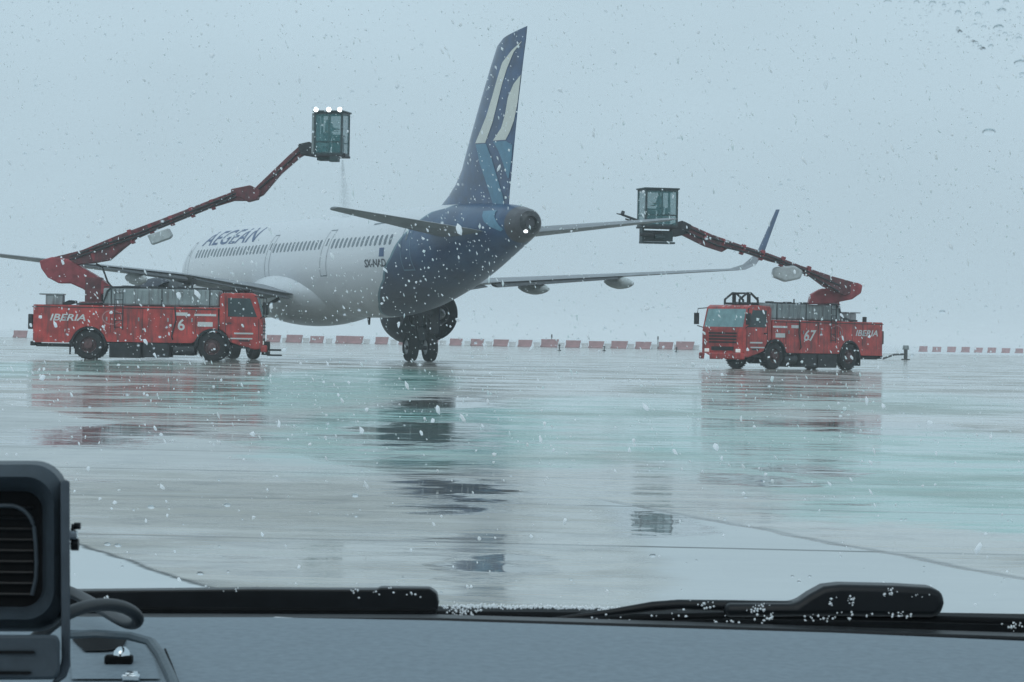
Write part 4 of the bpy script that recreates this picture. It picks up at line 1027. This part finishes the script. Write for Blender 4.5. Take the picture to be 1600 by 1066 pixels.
dr = drops(it, 'water_drops', None); dr['kind'] = 'stuff'

# black cowl at the foot of the windscreen and the wipers outside the glass
YW = 1.46
def wprism(poly, Y, th, name, m, parent=None, bevel=.001, seg=2):
    fr = [at(u, v, Y) - Vector((0, th/2, 0)) for u, v in poly]; bk = [at(u, v, Y) + Vector((0, th/2, 0)) for u, v in poly]
    return vb(MB().prism(fr, bk), name, m, parent, bevel=bevel, seg=seg)
cowl = wprism([(-2400, 905), (-150, 946), (690, 951), (900, 953), (1290, 963), (1470, 961), (1800, 966), (4000, 1010), (4000, 1110), (1800, 1060), (690, 1030), (-150, 1020), (-2400, 980)], YW+.03, .03, 'cowl', rubber, bevel=.002)
wprism([(-2500, 914), (40, 961), (690, 963), (1100, 975), (1600, 992), (1800, 998), (4100, 1042), (4100, 1090), (1800, 1040), (40, 1020), (-2500, 975)], 1.40, .02, 'cowl_lip', blackm, cowl, bevel=.001)
ws = wprism([(108, 922), (400, 919), (590, 920), (594, 917), (672, 918), (683, 926), (686, 942), (682, 961), (668, 965), (300, 966), (108, 964)], YW-.02, .014, 'wiper', blackm, bevel=.0022, seg=3)
vb(MB().tube([at(u, v, YW-.03) for u, v in ((108, 951), (400, 953), (680, 954))], .0012), 'wiper_blade', rubber, ws, smooth=True)
we = wprism([(1130, 941), (1240, 941), (1262, 926), (1284, 914), (1310, 911), (1400, 913), (1450, 916), (1468, 922), (1471, 940), (1466, 957), (1452, 962), (1300, 960), (1130, 962)], YW-.03, .022, 'wiper', blackm, bevel=.003, seg=3)
vb(MB().tube([at(u, v, YW-.03) for u, v in ((860, 968), (950, 958), (1020, 948), (1060, 945), (1140, 947), (1260, 949))], [.0008, .0018, .0026, .0026, .003, .003], 10), 'wiper_arm', blackm, we, smooth=True)
vb(MB().tube([at(u, v, YW-.035) for u, v in ((868, 972), (1000, 966), (1150, 962), (1400, 966), (1600, 972))], .0018, 8), 'wiper_blade', rubber, we, smooth=True)
# snow crumbs lying on the wipers and slush along the glass foot
sn = MB(); random.seed(11)
def crumb(mb, p, r):
    vs = [p + Vector((random.uniform(.6, 1.2)*r*x, random.uniform(.6, 1.2)*r*y, random.uniform(.6, 1.2)*r*z)) for x, y, z in ((1, 0, 0), (-1, 0, 0), (0, 1, 0), (0, -1, 0), (0, 0, 1), (0, 0, -1))]
    mb.add(vs, [(0, 2, 4), (2, 1, 4), (1, 3, 4), (3, 0, 4), (2, 0, 5), (1, 2, 5), (3, 1, 5), (0, 3, 5)])
for _ in range(420):
    u = random.uniform(690, 1010); crumb(sn, at(u, 948 + max(0, u-850)*.03 + random.gauss(0, 1.4), YW-.01), random.uniform(.0003, .0009))
for _ in range(60): crumb(sn, at(random.gauss(722, 12), random.gauss(957, 5), YW-.035), random.uniform(.0004, .0008))
for (u, v, s, n_) in ((1330, 938, 4, 14), (1388, 925, 5, 16), (1408, 962, 8, 14), (1186, 952, 7, 22), (1204, 964, 6, 14), (1270, 966, 8, 10), (1095, 944, 14, 12), (1584, 978, 8, 18), (1060, 962, 20, 6), (1440, 930, 10, 5), (1340, 962, 12, 6), (555, 924, 5, 8), (345, 920, 30, 8), (600, 925, 10, 6), (640, 928, 12, 5), (1310, 966, 20, 12), (890, 970, 40, 14), (1120, 972, 60, 16), (165, 936, 2, 9), (1300, 938, 3, 6)):
    for _ in range(n_): crumb(sn, at(random.gauss(u, s), random.gauss(v, min(s, 4)), YW-.045), random.uniform(.0003, .0008))
o = vb(sn, 'snow_crumbs', M['snow'], V); o['kind'] = 'stuff'
sl = MB()
pts = [(150, 968), (200, 969), (225, 966), (300, 967), (420, 968), (430, 966), (520, 970), (690, 973)]
sl.tube([at(u, v, 1.39) for u, v in pts], [.0003, .0006, .0003, .0005, .0004, .0007, .0004, .0003], 6)
vb(sl, 'slush_line', M['snow'], V, smooth=True)

# speaker in its bracket, standing on the dashboard at the left
DS = empty('speaker', (-.17, .98, at(40, 1000, .98).z)); tag(DS, 'black rounded speaker with ribbed dark front in a metal bracket on the dashboard', 'speaker')
Di = Matrix.Translation(-DS.location)
cas = mat('dark grey speaker casing', (.040, .055, .068), .5, var=.12, scale=150, bump=.0003, spec=.35)
YS = .98
def rrect(u0, v0, u1, v1, r, Y, n=8):
    P = []
    for cu, cv, a0 in ((u1-r, v0+r, -90), (u1-r, v1-r, 0), (u0+r, v1-r, 90), (u0+r, v0+r, 180)):
        for i in range(n+1):
            a = R(a0 + 90*i/n); P.append(at(cu+r*math.cos(a), cv+r*math.sin(a), Y))
    return P
b = MB().rings([rrect(-220, 722, 104, 985, 48, YS+.055), rrect(-222, 720, 106, 987, 50, YS+.02), rrect(-218, 726, 100, 982, 50, YS), rrect(-205, 745, 84, 968, 44, YS-.004), rrect(-196, 760, 74, 955, 36, YS+.002), rrect(-190, 768, 66, 948, 30, YS+.010)])
cs = b.build('casing', cas, DS, smooth=True, xf=Di)
MB().rings([rrect(-192, 766, 68, 950, 30, YS+.0095), rrect(-192, 766, 68, 950, 30, YS+.012)]).build('front_panel', rubber, cs, xf=Di)
rbm = MB()
for k in range(9):
    v = 790 + k*17; rbm.tube([at(u, v + 3*math.sin((u+60)/60), YS+.0085) for u in (-180, -120, -60, 0, 35, 52)], .0005, 6)
rbm.build('rib', blackm, cs, xf=Di, smooth=True)
rbm = MB().tube([at(u, v, YS+.004) for u, v in [(-150, 790), (-60, 789), (0, 790)] + [(14+40*math.sin(R(a_)), 832-42*math.cos(R(a_))) for a_ in range(0, 91, 10)] + [(56, 850), (57, 880), (56, 905), (50, 930)]], .0007, 8); rbm.build('inner_rim', cas, cs, xf=Di, smooth=True)
# bracket: flat bar beside the casing running down to the foot plate
br = MB().prism([at(u, v, YS-.012) for u, v in ((94, 756), (100, 749), (109, 752), (110, 1040), (104, 1058), (90, 1068), (80, 1068), (92, 1050), (96, 1030))], [at(u, v, YS+.018) for u, v in ((94, 756), (100, 749), (109, 752), (110, 1040), (104, 1058), (90, 1068), (80, 1068), (92, 1050), (96, 1030))])
br.build('bracket', mat('dark bracket steel', (.05, .065, .08), .35, metal=.4, var=.15, scale=90), DS, bevel=.0006, xf=Di)
ft = MB().prism([at(u, v, YS-.03) for u, v in ((-220, 992), (88, 992), (94, 1000), (94, 1050), (86, 1062), (-220, 1064))], [at(u, v, YS+.0) for u, v in ((-220, 992), (88, 992), (94, 1000), (94, 1050), (86, 1062), (-220, 1064))])
foot = ft.build('foot_plate', cas, DS, bevel=.0015, xf=Di)
MB().prism([at(u, v, YS-.031) for u, v in ((-220, 1016), (52, 1017), (56, 1020), (52, 1022), (-220, 1022))], [at(u, v, YS-.029) for u, v in ((-220, 1016), (52, 1017), (56, 1020), (52, 1022), (-220, 1022))]).build('slot', rubber, foot, xf=Di)
MB().prism([at(u, v, YS-.031) for u, v in ((-220, 1048), (46, 1049), (50, 1051), (46, 1054), (-220, 1055))], [at(u, v, YS-.029) for u, v in ((-220, 1048), (46, 1049), (50, 1051), (46, 1054), (-220, 1055))]).build('slot', rubber, foot, xf=Di)
kb = MB().cyl(at(108, 837, YS+.003), at(121, 837, YS+.003), .0016, n=16); kb.build('bolt', chrome, DS, xf=Di, smooth=True)
MB().cyl(at(112, 830, YS+.006), at(117, 830, YS+.006), .0026, n=6).cyl(at(116, 822, YS+.004), at(126, 822, YS+.004), .0012, n=10).cyl(at(111, 851, YS+.004), at(123, 851, YS+.004), .0022, n=6).build('wing_nut', blackm, DS, xf=Di, bevel=.0002)
# cable
cb = MB().tube([at(u, v, y) for u, v, y in ((30, 1020, 1.07), (62, 992, 1.08), (90, 968, 1.09), (115, 953, 1.10), (150, 944, 1.12), (185, 945, 1.14), (208, 955, 1.155), (218, 967, 1.16), (212, 976, 1.165), (194, 973, 1.18), (170, 958, 1.21), (140, 940, 1.26), (112, 925, 1.29), (80, 915, 1.31))], .0026, 12)
co = cb.build('cable', mat('black cable sheath', (.008, .011, .014), .42, var=.1, scale=100, spec=.3), None, smooth=True)
tag(co, 'thick black cable looping over the dashboard beside the speaker', 'cable')
sb = co.modifiers.new('sub', 'SUBSURF'); sb.levels = 2; sb.render_levels = 2

# ------------------------------------------------------------------ falling snow
fl = MB()
ICO = bmesh.new(); bmesh.ops.create_icosphere(ICO, subdivisions=1, radius=1)
IV = [v.co.copy() for v in ICO.verts]; IF = [tuple(v.index for v in f.verts) for f in ICO.faces]
def clump(mb, p, r, L):
    d = Vector((.38+random.gauss(0, .3), random.gauss(0, .2), -1)).normalized(); M3 = d.to_track_quat('Z', 'Y').to_matrix()
    mb.add([p + M3 @ Vector((v.x*r*random.uniform(.35, 1.25), v.y*r*random.uniform(.35, 1.25), v.z*L*random.uniform(.5, 1.2))) for v in IV], IF)
def flake(mb, p, r, L):
    if p.y < 30: return clump(mb, p, r*.9, L*.8)
    d = Vector((.38+random.gauss(0, .25), random.gauss(0, .2), -1)).normalized(); u = d.orthogonal().normalized(); w_ = d.cross(u)
    s = lambda: random.uniform(.6, 1.3)
    vs = [p + d*L*s(), p + u*r*s(), p + (-u*.5+w_*.8)*r*s(), p + (-u*.5-w_*.8)*r*s(), p - d*L*s()]
    mb.add(vs, [(0, 1, 2), (0, 2, 3), (0, 3, 1), (4, 2, 1), (4, 3, 2), (4, 1, 3)])
for _ in range(25000):
    D = 7 + 60*random.random()**.7
    x = random.uniform(-.26, .26)*D; z = CH + random.uniform(-.14, .17)*D
    if z < .03: continue
    r = min(.014, .0042*math.exp(random.gauss(0, .45)))*(1 + .02*D); flake(fl, Vector((x, D, z)), r, r*random.choice((1, 1.2, 1.6, 2.6)))
fm = bpy.data.materials.new('snowflake'); fm.use_nodes = True; t = fm.node_tree; t.nodes.clear()
oo = t.nodes.new('ShaderNodeOutputMaterial'); mxs = t.nodes.new('ShaderNodeMixShader'); df = t.nodes.new('ShaderNodeBsdfDiffuse'); tl = t.nodes.new('ShaderNodeBsdfTranslucent')
df.inputs[0].default_value = (.97, .98, .99, 1); tl.inputs[0].default_value = (.97, .98, .99, 1); mxs.inputs[0].default_value = .5
t.links.new(df.outputs[0], mxs.inputs[1]); t.links.new(tl.outputs[0], mxs.inputs[2]); t.links.new(mxs.outputs[0], oo.inputs[0])
fo = fl.build('falling_snow', fm); tag(fo, 'falling snowflakes in the air over the apron', 'snow', kind='stuff')

# ------------------------------------------------------------------ haze
hz = MB().box((0, 2400, 7.5), (7000, 5200, 17)).build('haze', None if False else bpy.data.materials.new('haze'))
hz['kind'] = 'stuff'; hz['label'] = 'pale snowy fog filling the air over the apron'
m = hz.data.materials[0]; m.use_nodes = True; t = m.node_tree; t.nodes.clear()
oo = t.nodes.new('ShaderNodeOutputMaterial'); pv = t.nodes.new('ShaderNodeVolumePrincipled')
pv.inputs['Color'].default_value = (1, 1, 1, 1); pv.inputs['Density'].default_value = .0007; pv.inputs['Anisotropy'].default_value = .1
t.links.new(pv.outputs[0], oo.inputs['Volume'])
